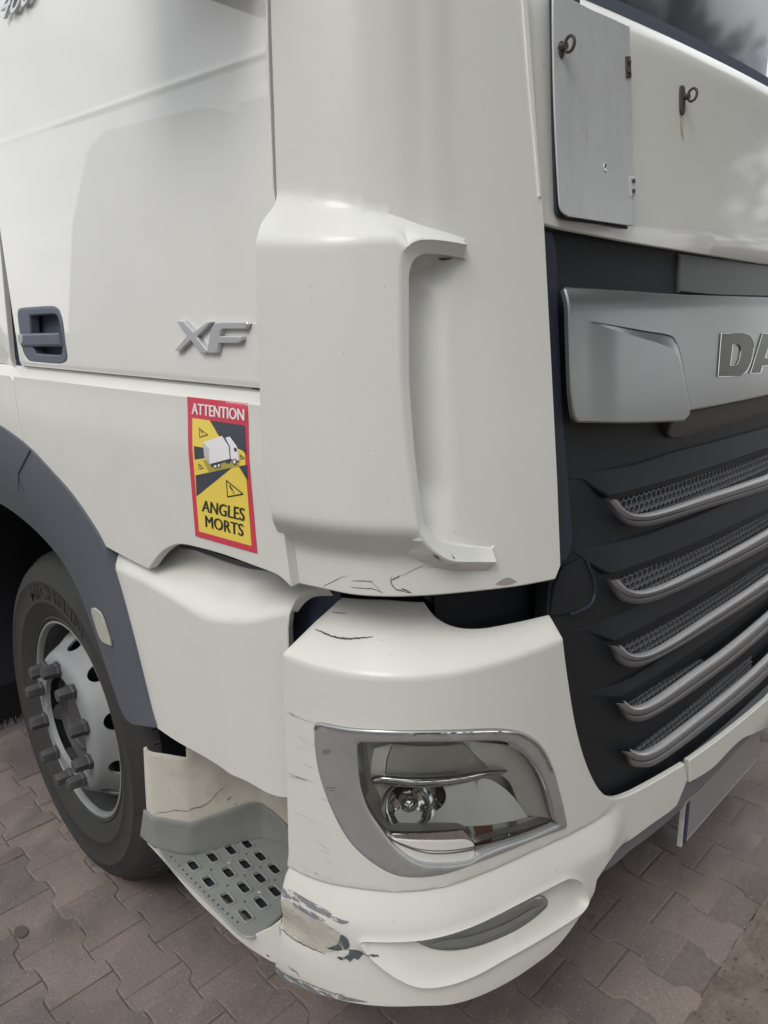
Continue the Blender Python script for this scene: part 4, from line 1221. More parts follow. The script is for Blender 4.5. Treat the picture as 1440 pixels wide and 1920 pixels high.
# --- front panel under the windscreen
UR = 2.15
def s_bonnet(u, v):
    o = -0.006
    if v > 2.085: o -= 0.022*((v-2.085)/0.05)**2
    x_ = 1.775
    if v < x_: o -= 0.010*((x_-v)/0.02)**2*0.3
    return body(u, v, o)
bon = [(0.1793, 2.1063, 1), (0.1820, 1.9728, 1), (0.1886, 1.8755, 1), (0.1945, 1.7826, 1), (0.2025, 1.7640, 1), (0.2185, 1.7680, 1), (0.2706, 1.7624), (0.3629, 1.7567), (0.5024, 1.7494), (0.7630, 1.7406), (1.1249, 1.7307, 1)]
bon = bon + [(1.6, bon[-1][1]-0.004, 1), (UR, bon[-1][1], 1), (UR, 2.133, 1), (bon[0][0], 2.133, 1)]
bon[0] = (bon[0][0], 2.133, 1)
panel('bonnet_panel', s_bonnet, bon[:-1], 'paint_front_dim', truck, step=0.022, thick=0.014, round_=0.003, cons=[[(-0.5, z_), (2.3, z_)] for z_ in (2.129, 2.124, 2.117, 2.108, 2.098, 2.085)])
def s_wind(u, v): return body(u, v, -0.035-(v-2.12)*0.28)
panel('windscreen', s_wind, [(0.05, 2.10, 1), (UR+0.05, 2.10, 1), (UR+0.02, 2.95, 1), (0.08, 2.95, 1)], 'wind_glass', truck, step=0.06, thick=0.0, round_=0)
panel('windscreen_seal', s_wind, [(0.0, 2.10, 1), (UR+0.05, 2.10, 1), (UR+0.05, 2.165, 1), (0.0, 2.165, 1)], 'seal_rubber', truck, step=0.05, thick=0.01, lift=0.004)
# interior behind the windscreen
box('dashboard', (1.25, 0.62, 1.98), (2.3, 0.7, 0.22), 'interior', truck, 0.05)
box('dash_binnacle', (1.75, 0.60, 2.12), (0.6, 0.35, 0.16), 'interior_dark', truck, 0.05)
box('seat_back', (0.75, 1.6, 2.2), (0.5, 0.18, 0.9), 'interior', truck, 0.07)
box('seat_back', (1.8, 1.6, 2.2), (0.5, 0.18, 0.9), 'interior_dark', truck, 0.07)
box('cab_back_wall', (1.245, 2.25, 2.1), (2.44, 0.05, 2.2), 'interior_dark', truck, 0.01)
# upper cab above the frame
def s_up(u, v): return body(u, v, -0.02-(v-2.1)*(0.16 if u > 0 else 0.04))
panel('roof_edge', lambda u, v: body(u, v, -0.27-(v-2.95)*0.5), [(-0.2, 2.95, 1), (UR+0.3, 2.95, 1), (UR+0.3, 3.3, 1), (-0.2, 3.3, 1)], 'paint', truck, step=0.06, thick=0.02)
panel('side_window', side(-0.03), [(-1.2, 2.34, 1), (-0.45, 2.34, 1), (-0.55, 2.95, 1), (-1.2, 2.95, 1)], 'wind_glass', truck, step=0.1, thick=0.0, round_=0)
panel('cab_side', side(-0.028), [(-2.3, 2.28, 1), (-0.25, 2.28, 1), (-0.42, 3.2, 1), (-2.3, 3.2, 1)], 'paint', truck, holes=[[(-1.2, 2.34, 1), (-0.45, 2.34, 1), (-0.55, 2.95, 1), (-1.2, 2.95, 1)]], step=0.08, thick=0.02)
box('cab_roof', (1.245, 1.4, 3.25), (2.4, 1.9, 0.06), 'paint', truck, 0.02)
panel('cab_side', side(-0.02), [(-2.3, 1.05, 1), (-1.62, 1.05, 1), (-1.5, 2.28, 1), (-2.3, 2.28, 1)], 'paint', truck, step=0.1, thick=0.02)
box('cab_side', (2.47, 1.4, 1.9), (0.03, 1.8, 2.6), 'paint', truck, 0.01)
path = []
for i in range(24):
    a = 2*math.pi*i/24
    path.append((Vector((1.95+0.22*math.cos(a), 0.95+0.12*math.sin(a), 2.28+0.19*math.sin(a))), Vector((math.cos(a), 0, math.sin(a)))))
sweep('steering_wheel', path, circ(0.016, 0.016, 8), 'interior_dark', truck, closed=True)
panel('sun_visor', lambda u, v: body(u, v, -0.35), [(0.5, 2.30, 1), (0.95, 2.34, 1), (0.95, 2.62, 1), (0.5, 2.62, 1)], 'interior', truck, step=0.1, thick=0.02)

# --- folded metal hazard plate and the two eye bolts
pl_o = [(0.2437, 2.1164, 1), (0.2395, 2.0463), (0.2373, 1.9404), (0.2395, 1.8397), (0.2424, 1.7963), (0.2501, 1.7856), (0.2667, 1.7809, 1), (0.3455, 1.7787, 1), (0.4604, 1.7765, 1), (0.4649, 1.7981, 1), (0.4637, 1.9291, 1), (0.4627, 2.0971, 1), (0.4027, 2.0986, 1), (0.3446, 2.0991, 1), (0.2742, 2.1036, 1)]
for p in (): pass
panel('plate_backing', s_front, [(0.2515, 2.1225, 1), (0.2499, 2.0520), (0.2460, 1.9444), (0.2447, 1.8101), (0.2462, 1.7876), (0.2569, 1.7793), (0.2799, 1.7764, 1), (0.3702, 1.7754, 1), (0.4590, 1.7722, 1), (0.4576, 1.8169, 1), (0.3438, 1.8756, 1), (0.3289, 2.1392, 1)], 'seal_rubber', truck, thick=0.004, lift=0.006, step=0.03)
haz = panel('hazard_plate', s_plateal, pl_o, 'aluminium', truck, thick=0.0025, round_=0.0008, step=0.03)
ribbon('plate_edge', s_plateal, [(0.2391, 1.9022, 1), (0.2413, 1.8241, 1), (0.2438, 1.7964, 1), (0.2528, 1.7849, 1), (0.2667, 1.7801, 1)], 0.003, 'plate_edge', truck, lift=-0.002, taper=False)
def hinge(pts, m='rust'):
    return panel('plate_hinge', s_plateal, pts, m, haz, thick=0.003, lift=0.003, round_=0.001, step=0.03, rs=0.01)
hinge([(0.4449, 2.0475, 1), (0.4588, 2.0500, 1), (0.4607, 2.0170, 1), (0.4451, 2.0144, 1)])
hinge([(0.4463, 1.8564, 1), (0.4659, 1.8582, 1), (0.4663, 1.8284, 1), (0.4518, 1.8254, 1)], 'aluminium')
for q in [(0.4514, 2.0396), (0.4507, 2.0245), (0.4566, 1.8504), (0.4558, 1.8337)]:
    panel('rivet', s_plateal, [(q[0]+0.0035*math.cos(k*0.785), q[1]+0.0035*math.sin(k*0.785)) for k in range(8)], 'rust', haz, thick=0.003, lift=0.0065, round_=0.001, rs=0.003)
q = [(0.3742, 1.8641)][0]
bm = bmesh.new()
cpt = Vector(s_plateal(*q)); nq = normal(s_plateal, *q)
bmesh.ops.create_uvsphere(bm, u_segments=10, v_segments=6, radius=0.005)
V = [cpt+Vector((v.co.x, v.co.z*0.0, 0))*1.0+Vector((0, 0, v.co.z*1.8))+nq*(v.co.y*0.35) for v in bm.verts]
bm.verts.index_update()
F = [tuple(v.index for v in f.verts) for f in bm.faces]
bm.free()
make('dent', V, F, 'chrome', haz)
def eyebolt(surf, pts, base_pts, lift, ring_c, name='eye_bolt'):
    e = empty(name, parent=truck)
    panel('bolt_base', surf, base_pts, 'rust', e, thick=0.004, lift=lift+0.003, round_=0.001, step=0.03, rs=0.004)
    c = Vector(surf(*pts)); n = normal(surf, *pts)
    sweep('bolt_shank', [(c+n*lift, (0, 0, 1)), (c+n*(lift+0.012), (0, 0, 1))], circ(0.006, 0.006, 8), 'rust', e)
    path = []
    cc = c+n*(lift+0.018)
    for i in range(18):
        a = 2*math.pi*i/18
        d = n*math.cos(a)*0.009+Vector((0, 0, 1))*math.sin(a)*0.011
        path.append((cc+d, d))
    sweep('bolt_ring', path, circ(0.0026, 0.0026, 8), 'rust', e, closed=True)
    return e
eyebolt(s_plateal, [(0.2558, 2.0267)][0], [(0.2549, 2.0356), (0.2632, 2.0356), (0.2652, 2.0246), (0.2604, 2.0124), (0.2549, 2.0130), (0.2514, 2.0222)], 0.0, None)
eyebolt(s_front, [(0.6867, 2.0231)][0], [(0.6739, 2.0388), (0.6807, 2.0436), (0.6894, 2.0404), (0.6911, 2.0171), (0.6882, 1.9959), (0.6790, 1.9908), (0.6727, 2.0003)], 0.0, None)
ribbon('rust_stain', s_front, [(0.6813, 1.9911), (0.6808, 1.9759), (0.6845, 1.9497)], 0.008, 'rust_stain', truck, lift=0.0008, jag=0.2)

# --- grille
meshP = [
 wide([(0.4555, 1.2826, 1), (0.7787, 1.2762), (1.2395, 1.2628, 1), (1.2401, 1.2073, 1), (0.8746, 1.2222), (0.6621, 1.2270), (0.5764, 1.2337), (0.5283, 1.2415), (0.4911, 1.2598, 1)], 0.955, UR-0.1),
 wide([(0.4515, 1.1299, 1), (0.7742, 1.1157), (1.2425, 1.0957, 1), (1.2559, 1.0550, 1), (0.8807, 1.0609), (0.6633, 1.0650), (0.5882, 1.0714), (0.5370, 1.0812), (0.4956, 1.0987), (0.4648, 1.1235, 1)], 0.91, UR-0.1),
 wide([(0.4858, 0.9800, 1), (0.7983, 0.9739), (1.2871, 0.9614, 1), (1.3022, 0.9164, 1), (0.9112, 0.9228), (0.7278, 0.9204), (0.6334, 0.9226), (0.5724, 0.9324), (0.5270, 0.9482), (0.4902, 0.9774, 1)], 0.86, UR-0.1),
 [(0.5281, 0.8396, 1), (0.6414, 0.8384), (0.8618, 0.8279, 1), (0.9056, 0.8062, 1), (0.8414, 0.7979), (0.6671, 0.7983), (0.6041, 0.8038), (0.5594, 0.8156), (0.5282, 0.8384, 1)],
 wide([(1.0272, 0.8039, 1), (1.1669, 0.8078), (1.3383, 0.8094, 1), (1.3438, 0.7935, 1), (1.0475, 0.7928, 1)], 0.8, UR-0.3),
 wide([(0.5613, 0.7163, 1), (0.7913, 0.7161), (1.0413, 0.7182), (1.2412, 0.7092, 1), (1.2634, 0.6502, 1), (1.0819, 0.6565), (0.8681, 0.6632), (0.7290, 0.6685), (0.6540, 0.6745), (0.6064, 0.6882), (0.5666, 0.7102, 1)], 5, UR-0.1)]
gril_o = [(0.2317, 1.7674, 1), (0.2432, 1.6201, 1), (0.2484, 1.3520, 1), (0.2549, 1.2094, 1), (0.2374, 1.1650, 1), (0.2266, 1.0946, 1), (0.2582, 0.9552, 1), (0.3016, 0.8065, 1), (0.3650, 0.6848, 1), (0.4944, 0.5852, 1), (0.7165, 0.5178, 1), (0.8913, 0.5005, 1)]
gril_o = gril_o+[(1.5, gril_o[-1][1], 1), (UR, gril_o[-1][1], 1), (UR, gril_o[0][1]-0.02, 1), (1.0, gril_o[0][1]-0.02, 1)]
grl = panel('grille', s_gril, gril_o, 'black_plastic', truck, holes=meshP, step=0.035, thick=0.03, round_=0.002)
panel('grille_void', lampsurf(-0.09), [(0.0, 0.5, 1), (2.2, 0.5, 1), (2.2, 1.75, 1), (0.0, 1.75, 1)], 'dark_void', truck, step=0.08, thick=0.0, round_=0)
def honeycomb(poly):
    a = 0.0195
    V = []; F = []
    us = [p[0] for p in poly]; vs = [p[1] for p in poly]
    po = [(p[0], p[1]) for p in poly]
    j = 0
    v = min(vs)-a
    while v < max(vs)+a:
        u = min(us)-a+(a/2 if j % 2 else 0)
        while u < max(us)+a:
            if inside(po, u, v) or pdist(po, u, v) < a*0.6:
                R1, R0 = a/math.sqrt(3)*1.0, a/math.sqrt(3)-0.0016
                b_ = len(V)
                for (R_, off) in ((R1, -0.036), (R0, -0.036), (R0, -0.046)):
                    for k in range(6):
                        q = math.pi/6+k*math.pi/3
                        V.append(body(u+R_*math.cos(q), v+R_*math.sin(q)*0.95, off))
                for k in range(6):
                    m_ = (k+1) % 6
                    F.append((b_+k, b_+m_, b_+6+m_, b_+6+k)); F.append((b_+6+k, b_+6+m_, b_+12+m_, b_+12+k))
            u += a
        v += a*0.866*0.95; j += 1
    o = make('honeycomb_mesh', V, F, 'mesh_grey', grl, False)
for mp_ in meshP: honeycomb(mp_)
Z = "3.098, 980, 880"
slats = [
 ([(0.4125, 1.2956, 1), (0.4383, 1.2743), (0.4746, 1.2573), (0.5193, 1.2491), (0.6018, 1.2434), (0.8016, 1.2391), (1.1422, 1.2271, 1)], [(0.3866, 1.2987, 1), (0.4144, 1.2737), (0.4495, 1.2527), (0.4929, 1.2406), (0.5387, 1.2332), (0.6380, 1.2279), (0.8943, 1.2172), (1.1425, 1.2034, 1)], [(0.4098, 1.2762, 1), (0.4373, 1.2517), (0.4734, 1.2333), (0.5248, 1.2209), (0.6008, 1.2144), (0.8010, 1.2069), (1.1427, 1.1861, 1)]),
 ([(0.4140, 1.1430, 1), (0.4434, 1.1191), (0.4806, 1.1040), (0.5275, 1.0944), (0.5987, 1.0889), (0.8018, 1.0868), (1.1486, 1.0842, 1)], [(0.3803, 1.1511, 1), (0.4072, 1.1264), (0.4427, 1.1040), (0.4886, 1.0878), (0.5506, 1.0775), (0.6390, 1.0710), (0.8531, 1.0642), (1.1579, 1.0550, 1)], [(0.4014, 1.1295, 1), (0.4303, 1.0987), (0.4703, 1.0792), (0.5251, 1.0643), (0.6040, 1.0558), (0.8106, 1.0464), (1.1657, 1.0305, 1)]),
 ([(0.4355, 1.0037, 1), (0.4706, 0.9763), (0.5124, 0.9611), (0.5693, 0.9523), (0.6596, 0.9511), (0.8305, 0.9544), (1.1910, 0.9521, 1)], [(0.3944, 1.0165, 1), (0.4248, 0.9892), (0.4589, 0.9673), (0.5004, 0.9501), (0.5570, 0.9390), (0.6629, 0.9322), (0.8546, 0.9303), (1.2011, 0.9210, 1)], [(0.4184, 0.9920, 1), (0.4400, 0.9662), (0.4817, 0.9406), (0.5307, 0.9267), (0.6110, 0.9194), (0.8685, 0.9112), (1.2087, 0.8974, 1)]),
 ([(0.4673, 0.8733, 1), (0.5002, 0.8496), (0.5432, 0.8373), (0.6020, 0.8333), (0.7643, 0.8346), (0.9581, 0.8321), (1.2288, 0.8359, 1)], [(0.4345, 0.8798, 1), (0.4668, 0.8507), (0.5101, 0.8257), (0.5613, 0.8107), (0.6451, 0.8030), (0.8168, 0.7988), (1.0223, 0.7947), (1.2414, 0.7974, 1)], [(0.4598, 0.8545, 1), (0.4902, 0.8225), (0.5344, 0.7993), (0.5867, 0.7868), (0.6892, 0.7800), (0.8699, 0.7730), (1.2515, 0.7668, 1)]),
 ([(0.5064, 0.7492, 1), (0.5443, 0.7271), (0.5900, 0.7139), (0.6605, 0.7093), (0.7893, 0.7064), (0.9904, 0.7009), (1.1584, 0.6967, 1)], [(0.4715, 0.7580, 1), (0.5093, 0.7259), (0.5551, 0.7008), (0.6094, 0.6847), (0.7071, 0.6768), (0.8427, 0.6735), (1.0560, 0.6663), (1.2516, 0.6577, 1)], [(0.5020, 0.7299, 1), (0.5193, 0.7035), (0.5577, 0.6824), (0.6212, 0.6584), (0.7293, 0.6476), (0.8993, 0.6387), (1.2640, 0.6196, 1)])]
for (a_, b_, c_) in slats:
    ext = UR-0.15
    def fin(l): return l+[(1.35, l[-1][1]+0.0, 0)][:0]+[(ext, l[-1][1], 1)]
    A_, B_, C_ = fin(a_), fin(b_), fin(c_)
    ao_ = A_
    tabA = [(p[0], p[1]) for p in spline(A_, 0.02, False)]; tabB = [(p[0], p[1]) for p in spline(B_, 0.02, False)]; tabC = [(p[0], p[1]) for p in spline(C_, 0.02, False)]
    def mk(t1, t2_, o1, o2, bulge):
        P1 = [(p[0], p[1]) for p in t1]; P2 = [(p[0], p[1]) for p in t2_]
        def f(u, v):
            d1 = pdist(P1, u, v, False); d2 = pdist(P2, u, v, False)
            k = d1/max(1e-6, d1+d2)
            return body(u, v, o1+(o2-o1)*k+bulge*math.sin(math.pi*k))
        return f
    def mid(p, q, k=0.5): return [(x[0]+(y[0]-x[0])*k, x[1]+(y[1]-x[1])*k) for x, y in zip(p, q)]
    def rs_(l, n=46):
        d = [0.0]
        for i in range(1, len(l)): d.append(d[-1]+math.dist(l[i], l[i-1]))
        r_ = []
        for j in range(n):
            t_ = d[-1]*(j/(n-1))**1.5
            i = max(0, min(len(l)-2, bisect.bisect_right(d, t_)-1)); f_ = (t_-d[i])/max(1e-9, d[i+1]-d[i])
            r_.append((l[i][0]+(l[i+1][0]-l[i][0])*f_, l[i][1]+(l[i+1][1]-l[i][1])*f_))
        return r_
    A2, B2, C2 = rs_(tabA), rs_(tabB), rs_(tabC)
    def c3(l, off): return [Vector(body(u, v, off)) for u, v in l]
    def strip(name, rows, m_):
        k = len(rows[0])
        V = [p for r_ in rows for p in r_]
        F = [(a*k+j, (a+1)*k+j, (a+1)*k+j+1, a*k+j+1) for a in range(len(rows)-1) for j in range(k-1)]
        F.append(tuple(a*k for a in range(len(rows))))
        return make(name, V, F, m_, grl, True, 50)
    strip('grille_slat', [c3(A2, -0.016), c3(A2, -0.010), c3(mid(A2, B2, 0.10), -0.0055), c3(mid(A2, B2, 0.26), -0.0035), c3(mid(A2, B2, 0.38), -0.0042)], 'slat_silver')  # brighter silver strip paints the highlight along the slat's top edge
    strip('slat_face_shaded', [c3(mid(A2, B2, 0.38), -0.0042), c3(mid(A2, B2, 0.93), -0.0085), c3(mid(A2, B2, 0.98), -0.011), c3(B2, -0.014)], 'slat_face_shaded')
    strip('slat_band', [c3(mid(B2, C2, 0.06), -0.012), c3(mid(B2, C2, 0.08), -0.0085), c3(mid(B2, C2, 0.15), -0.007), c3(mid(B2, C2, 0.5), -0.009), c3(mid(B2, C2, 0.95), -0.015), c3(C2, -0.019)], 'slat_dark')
# sloping black louvres above each slat gap
for pts in (wide([(0.2906, 1.3581, 1), (0.4920, 1.3458), (0.7124, 1.3477), (1.1414, 1.3259, 1), (1.1418, 1.2839, 1), (0.7110, 1.2944), (0.4053, 1.3002, 1), (0.3462, 1.3378, 1), (0.2978, 1.3451, 1)], 0.9, UR-0.1),
            wide([(0.2940, 1.2180, 1), (0.4859, 1.2029), (0.7084, 1.1964), (1.1428, 1.1842, 1), (1.1434, 1.1262, 1), (0.7070, 1.1416), (0.4016, 1.1534, 1), (0.3467, 1.1871, 1)], 0.88, UR-0.1),
            wide([(0.3119, 1.0631, 1), (0.4871, 1.0580), (0.7145, 1.0547), (1.1604, 1.0477, 1), (1.1752, 1.0015, 1), (0.7234, 1.0082), (0.4260, 1.0117, 1), (0.3561, 1.0469, 1)], 0.84, UR-0.1),
            wide([(0.3476, 0.9197, 1), (0.5077, 0.9026), (0.7436, 0.9031), (1.2060, 0.9060, 1), (1.2211, 0.8598, 1), (0.9371, 0.8469), (0.7831, 0.8681), (0.4700, 0.8763, 1), (0.4089, 0.8940, 1)], 0.78, UR-0.1)):
    zt = max(p[1] for p in pts)
    ul = min(p[0] for p in pts)+0.02
    def f(u, v, zt=zt, ul=ul): return body(u, v, -0.034+0.018*min(1, max(0, (zt-v)/0.06))*sstep((u-ul)/0.12))
    panel('louvre', f, pts, 'black_plastic', grl, step=0.03, thick=0.02, round_=0.003)
panel('grille_frame', lampsurf(-0.016), [(0.2257, 1.7622, 1), (0.2473, 1.7600, 1), (0.2612, 1.7557), (0.2683, 1.7295), (0.2687, 1.5855), (0.2725, 1.4442), (0.2841, 1.2958), (0.2857, 1.2388), (0.2672, 1.2121), (0.2478, 1.2106, 1), (0.2333, 1.2118, 1), (0.2328, 1.3590, 1), (0.2288, 1.5356, 1)], 'navy_plastic', grl, step=0.03, thick=0.02, round_=0.004)
panel('recess_shade', lampsurf(-0.03), [(0.2724, 1.1941, 1), (0.3342, 1.1947), (0.3467, 1.1749), (0.3592, 1.1518), (0.3611, 1.1237), (0.3462, 1.1070), (0.3055, 1.1042), (0.2344, 1.1142, 1), (0.2447, 1.1633, 1)], 'dark_void', grl, step=0.03, thick=0.004, round_=0.001)  # flat dark sheet in place of a modelled recess, its shade as colour
sweep('recess_rim', spath(lampsurf(-0.03), [(0.3376, 1.1959), (0.3484, 1.1745), (0.3609, 1.1514), (0.3628, 1.1233), (0.3479, 1.1066), (0.3054, 1.1032), (0.2829, 1.1050)], 0.01, 0.002), circ(0.003, 0.003, 8), 'navy_plastic', grl)
panel('grille_vent', lampsurf(-0.028), wide([(0.7131, 1.7407, 1), (0.9278, 1.7369), (1.2350, 1.7315, 1), (1.2358, 1.6525, 1), (0.9264, 1.6575), (0.7105, 1.6649, 1)], 1.03, UR-0.3), 'ledge_black', grl, step=0.04, thick=0.01, round_=0.004)
V, F = [], []

# emblem panel
eo = wide([(0.2707, 1.6701), (0.2766, 1.6739, 1), (0.4399, 1.6690), (0.7020, 1.6612), (1.1136, 1.6492, 1), (1.1160, 1.4188, 1), (0.7768, 1.4315), (0.6845, 1.4332, 1), (0.6428, 1.4170, 1), (0.4582, 1.4329), (0.2949, 1.4496), (0.2828, 1.4517), (0.2737, 1.4625), (0.2679, 1.5026), (0.2672, 1.5584), (0.2681, 1.6404)], 1.02, UR-0.2)
EIN = [(p[0], p[1]) for p in [(0.3306, 1.6133), (0.4362, 1.5918), (0.5578, 1.5692), (0.6044, 1.5545), (0.6248, 1.5340), (0.6518, 1.4727), (0.6639, 1.4278), (0.6428, 1.4170), (0.4582, 1.4329), (0.2828, 1.4517), (0.2737, 1.4625), (0.2672, 1.5584), (0.2794, 1.6075)]]
EOUT = [(p[0], p[1]) for p in [(0.3308, 1.6161), (0.4956, 1.5960), (0.5917, 1.5853), (0.6225, 1.5731), (0.6465, 1.5394), (0.6845, 1.4332)]]
EOUT = _sm(EOUT)
EPOLY = EOUT+[(EOUT[-1][0], EOUT[-1][1]-0.05), (EIN[0][0]-0.3, EOUT[-1][1]-0.05), (EIN[0][0]-0.3, EIN[0][1]), (EIN[0][0], EIN[0][1])]
EL = _sm(EIN[:7])
def emb_off(u, v):
    o = 0.004
    if v > 1.635: o -= 0.012*((v-1.635)/0.04)**2
    if inside(EPOLY, u, v):
        if inside(EL+[(EL[-1][0], EL[-1][1]-0.06), (EL[0][0]-0.3, EL[-1][1]-0.06), (EL[0][0]-0.3, EL[0][1])], u, v): k = 1.0
        else:
            d1 = pdist(EL, u, v, False); d2 = pdist(EOUT, u, v, False)
            k = d2/max(1e-6, d1+d2)
        o += 0.0075*k*sstep((u-EL[0][0]+0.02)/0.10)
    return o
def s_embr(u, v): return body(u, v, emb_off(u, v))
emb = panel('emblem_panel', s_embr, eo, 'silver_paint', truck, step=0.012, thick=0.010, round_=0.003, cons=[sh(EL), sh(EOUT)], angle=14)
ribbon('emblem_gap_shadow', s_embr, sh(EOUT), 0.0028, 'dark_void', emb, lift=0.0006, taper=True, step=0.006)  # dark line painted as the shadow in the undercut gap
lD = [(0.8309, 1.5812, 1), (0.9522, 1.5775), (0.9877, 1.5723), (1.0085, 1.5586), (1.0139, 1.5414), (0.9981, 1.5136), (0.9670, 1.4927), (0.9271, 1.4859, 1), (0.8121, 1.4926, 1)]
lDh = [(0.8923, 1.5558, 1), (0.9246, 1.5545), (0.9373, 1.5448), (0.9323, 1.5283), (0.9176, 1.5136), (0.9032, 1.5108, 1), (0.8770, 1.5123, 1)]
lA = [(0.9927, 1.4873, 1), (1.0706, 1.5738, 1), (1.1879, 1.5689, 1), (1.2492, 1.4745, 1), (1.1704, 1.4788, 1), (1.1612, 1.4965, 1), (1.0711, 1.4998, 1), (1.0599, 1.4844, 1)]
lAh = [(1.0870, 1.5166, 1), (1.1206, 1.5505, 1), (1.1512, 1.5148, 1)]
lF = [(1.3129, 1.4725, 1), (1.3396, 1.5632, 1), (1.5954, 1.5540, 1), (1.5889, 1.5309, 1), (1.4264, 1.5375, 1), (1.4221, 1.5231, 1), (1.5495, 1.5173, 1), (1.5450, 1.4967, 1), (1.4164, 1.5026, 1), (1.4049, 1.4678, 1)]
for o_, h_ in ((lD, [lDh]), (lA, [lAh]), (lF, [])):
    cen = (sum(p[0] for p in o_)/len(o_), sum(p[1] for p in o_)/len(o_))
    L_ = panel('brand_letter', s_embr, o_, 'letter_dark', emb, holes=h_, step=0.02, thick=0.002, lift=0.0022, round_=0.001, rs=0.01)
    sweep('letter_edge', spath(s_embr, o_, 0.01, 0.0022, True), circ(0.0008, 0.0008, 6), 'chrome', emb, closed=True)
    for h in h_: sweep('letter_edge', spath(s_embr, h, 0.01, 0.0022, True), circ(0.0007, 0.0007, 6), 'chrome', emb, closed=True)
led = wide([(0.6368, 1.4119, 1), (0.6844, 1.4308, 1), (1.1161, 1.4147, 1), (1.1169, 1.3350, 1), (0.8640, 1.3558), (0.6943, 1.3700), (0.6639, 1.3758), (0.6419, 1.3893)], 1.0, UR-0.2)
def s_ledge(u, v): return body(u, v, -0.010-0.012*((v-1.44)/0.05)**2)
panel('emblem_ledge', s_ledge, led, 'ledge_black', truck, step=0.02, thick=0.03, round_=0.004)

# --- bumper
lamp_o = [(-0.2500, 0.9648), (-0.2471, 0.9746), (-0.2372, 0.9814), (-0.1863, 0.9853), (-0.1215, 0.9893), (-0.0439, 0.9858), (0.0432, 0.9697), (0.1048, 0.9494), (0.1515, 0.9214), (0.1883, 0.8834), (0.2176, 0.8333), (0.2440, 0.7665), (0.2656, 0.7035), (0.2674, 0.6943), (0.2597, 0.6888), (0.1622, 0.7069), (0.0491, 0.7160), (-0.0256, 0.7131), (-0.0758, 0.7153), (-0.1146, 0.7234), (-0.1571, 0.7485), (-0.1915, 0.7791), (-0.2200, 0.8259), (-0.2419, 0.8810), (-0.2499, 0.9291)]
fog_l = [(-0.0738, 0.5935), (0.0017, 0.5955), (0.0912, 0.5916), (0.1712, 0.5840), (0.2014, 0.5726), (0.2162, 0.5552), (0.2123, 0.5430), (0.1454, 0.5351), (0.0454, 0.5452), (-0.0079, 0.5567), (-0.0416, 0.5683), (-0.0602, 0.5796)]
def s_bumpt(u, v): return s_bump(u, v)
bo = [(-0.3191, 1.0842, 1), (-0.3244, 0.9784, 1), (-0.3238, 0.8551), (-0.3282, 0.6905, 1), (-0.3380, 0.6319), (-0.3375, 0.5809, 1), (-0.3428, 0.5080), (-0.3623, 0.4474, 1), (-0.3669, 0.4075), (-0.3030, 0.4223), (-0.2240, 0.4469), (-0.1449, 0.4623), (-0.0752, 0.4651), (-0.0108, 0.4531), (0.0647, 0.4451), (0.1693, 0.4419), (0.2452, 0.4478), (0.3466, 0.5006), (0.3586, 0.5313, 1), (0.4114, 0.5527), (0.5120, 0.5356), (0.5972, 0.5278), (0.6831, 0.5174), (0.7229, 0.5159, 1), (0.7438, 0.5353, 1), (0.7691, 0.5628, 1), (0.7457, 0.6154, 1), (0.6050, 0.6360), (0.4905, 0.6556), (0.4265, 0.6769), (0.3739, 0.7194), (0.3212, 0.8006), (0.2797, 0.8970), (0.2461, 1.0121), (0.2292, 1.0830, 1), (0.2336, 1.1156, 1), (0.1423, 1.1210), (0.0714, 1.1255), (0.0255, 1.1337), (-0.0099, 1.1490), (-0.0293, 1.1695, 1), (-0.1423, 1.1745), (-0.2607, 1.1696, 1), (-0.2907, 1.1318, 1)]
ZC = 1.083
bumper = panel('corner_bumper', s_bump, bo, 'paint_satin', truck, holes=[lamp_o], step=0.011, thick=0.012, round_=0.002, angle=38, rs=0.010,
      cons=[[(-0.5, ZC+d), (0.6, ZC+d)] for d in (0.006, 0.002, -0.002)]+[sh(ZL), sh(offs(ZL, 0.004)), sh(offs(ZL, -0.005)), sh(offs(ZL, -0.012)), sh(FOG+FOG[:1]), sh(offs(FOG+FOG[:2], -0.006)), sh(offs(FOG+FOG[:2], 0.006)), sh(offs(FOG+FOG[:2], 0.015)), sh(offs(FOG+FOG[:2], -0.015))])
beam = [(0.7862, 0.5477, 1), (0.7924, 0.6043, 1), (1.3061, 0.5640, 1)]
bl2 = [(0.7862, 0.5477, 1), (0.9179, 0.5244), (1.1370, 0.5160), (1.7144, 0.3085, 1)]
zb = bl2[-1][1]; zt_ = beam[-1][1]
panel('bumper_beam', s_bump, [bl2[0]]+bl2[1:]+[(UR-0.1, zb, 1), (UR-0.1, zt_, 1)]+[beam[2]]+[(0.9143, 0.5983), (0.7681, 0.6137, 1)], 'paint_satin', truck, step=0.02, thick=0.012, round_=0.002)
# dark valance below the beam and number plate
val = [(0.3838, 0.5052, 1), (0.4436, 0.5236), (0.5125, 0.5314), (0.6476, 0.5159), (0.7376, 0.5242, 1)]
def s_val(u, v): return body(u, v, -0.022-0.25*max(0, 0.47-v))
vl = [(0.3680, 0.5292, 1), (0.4418, 0.5401, 1), (0.5488, 0.5431, 1), (0.7717, 0.5645, 1)]
panel('bumper_valance', s_val, [(0.3541, 0.5368, 1), (0.4403, 0.5537, 1), (0.5469, 0.5572, 1), (0.7688, 0.5798, 1)]+[(1.9, 0.53, 1), (1.9, 0.415, 1)]+[(0.7656, 0.4456, 1), (0.6570, 0.4568), (0.5585, 0.4708), (0.4919, 0.4697), (0.4489, 0.4765), (0.3828, 0.4956, 1)], 'slat_dark', truck, step=0.02, thick=0.02, round_=0.004)
npl = empty('number_plate', parent=truck)
npl['label'] = 'blank grey front number plate with dark blue left edge'
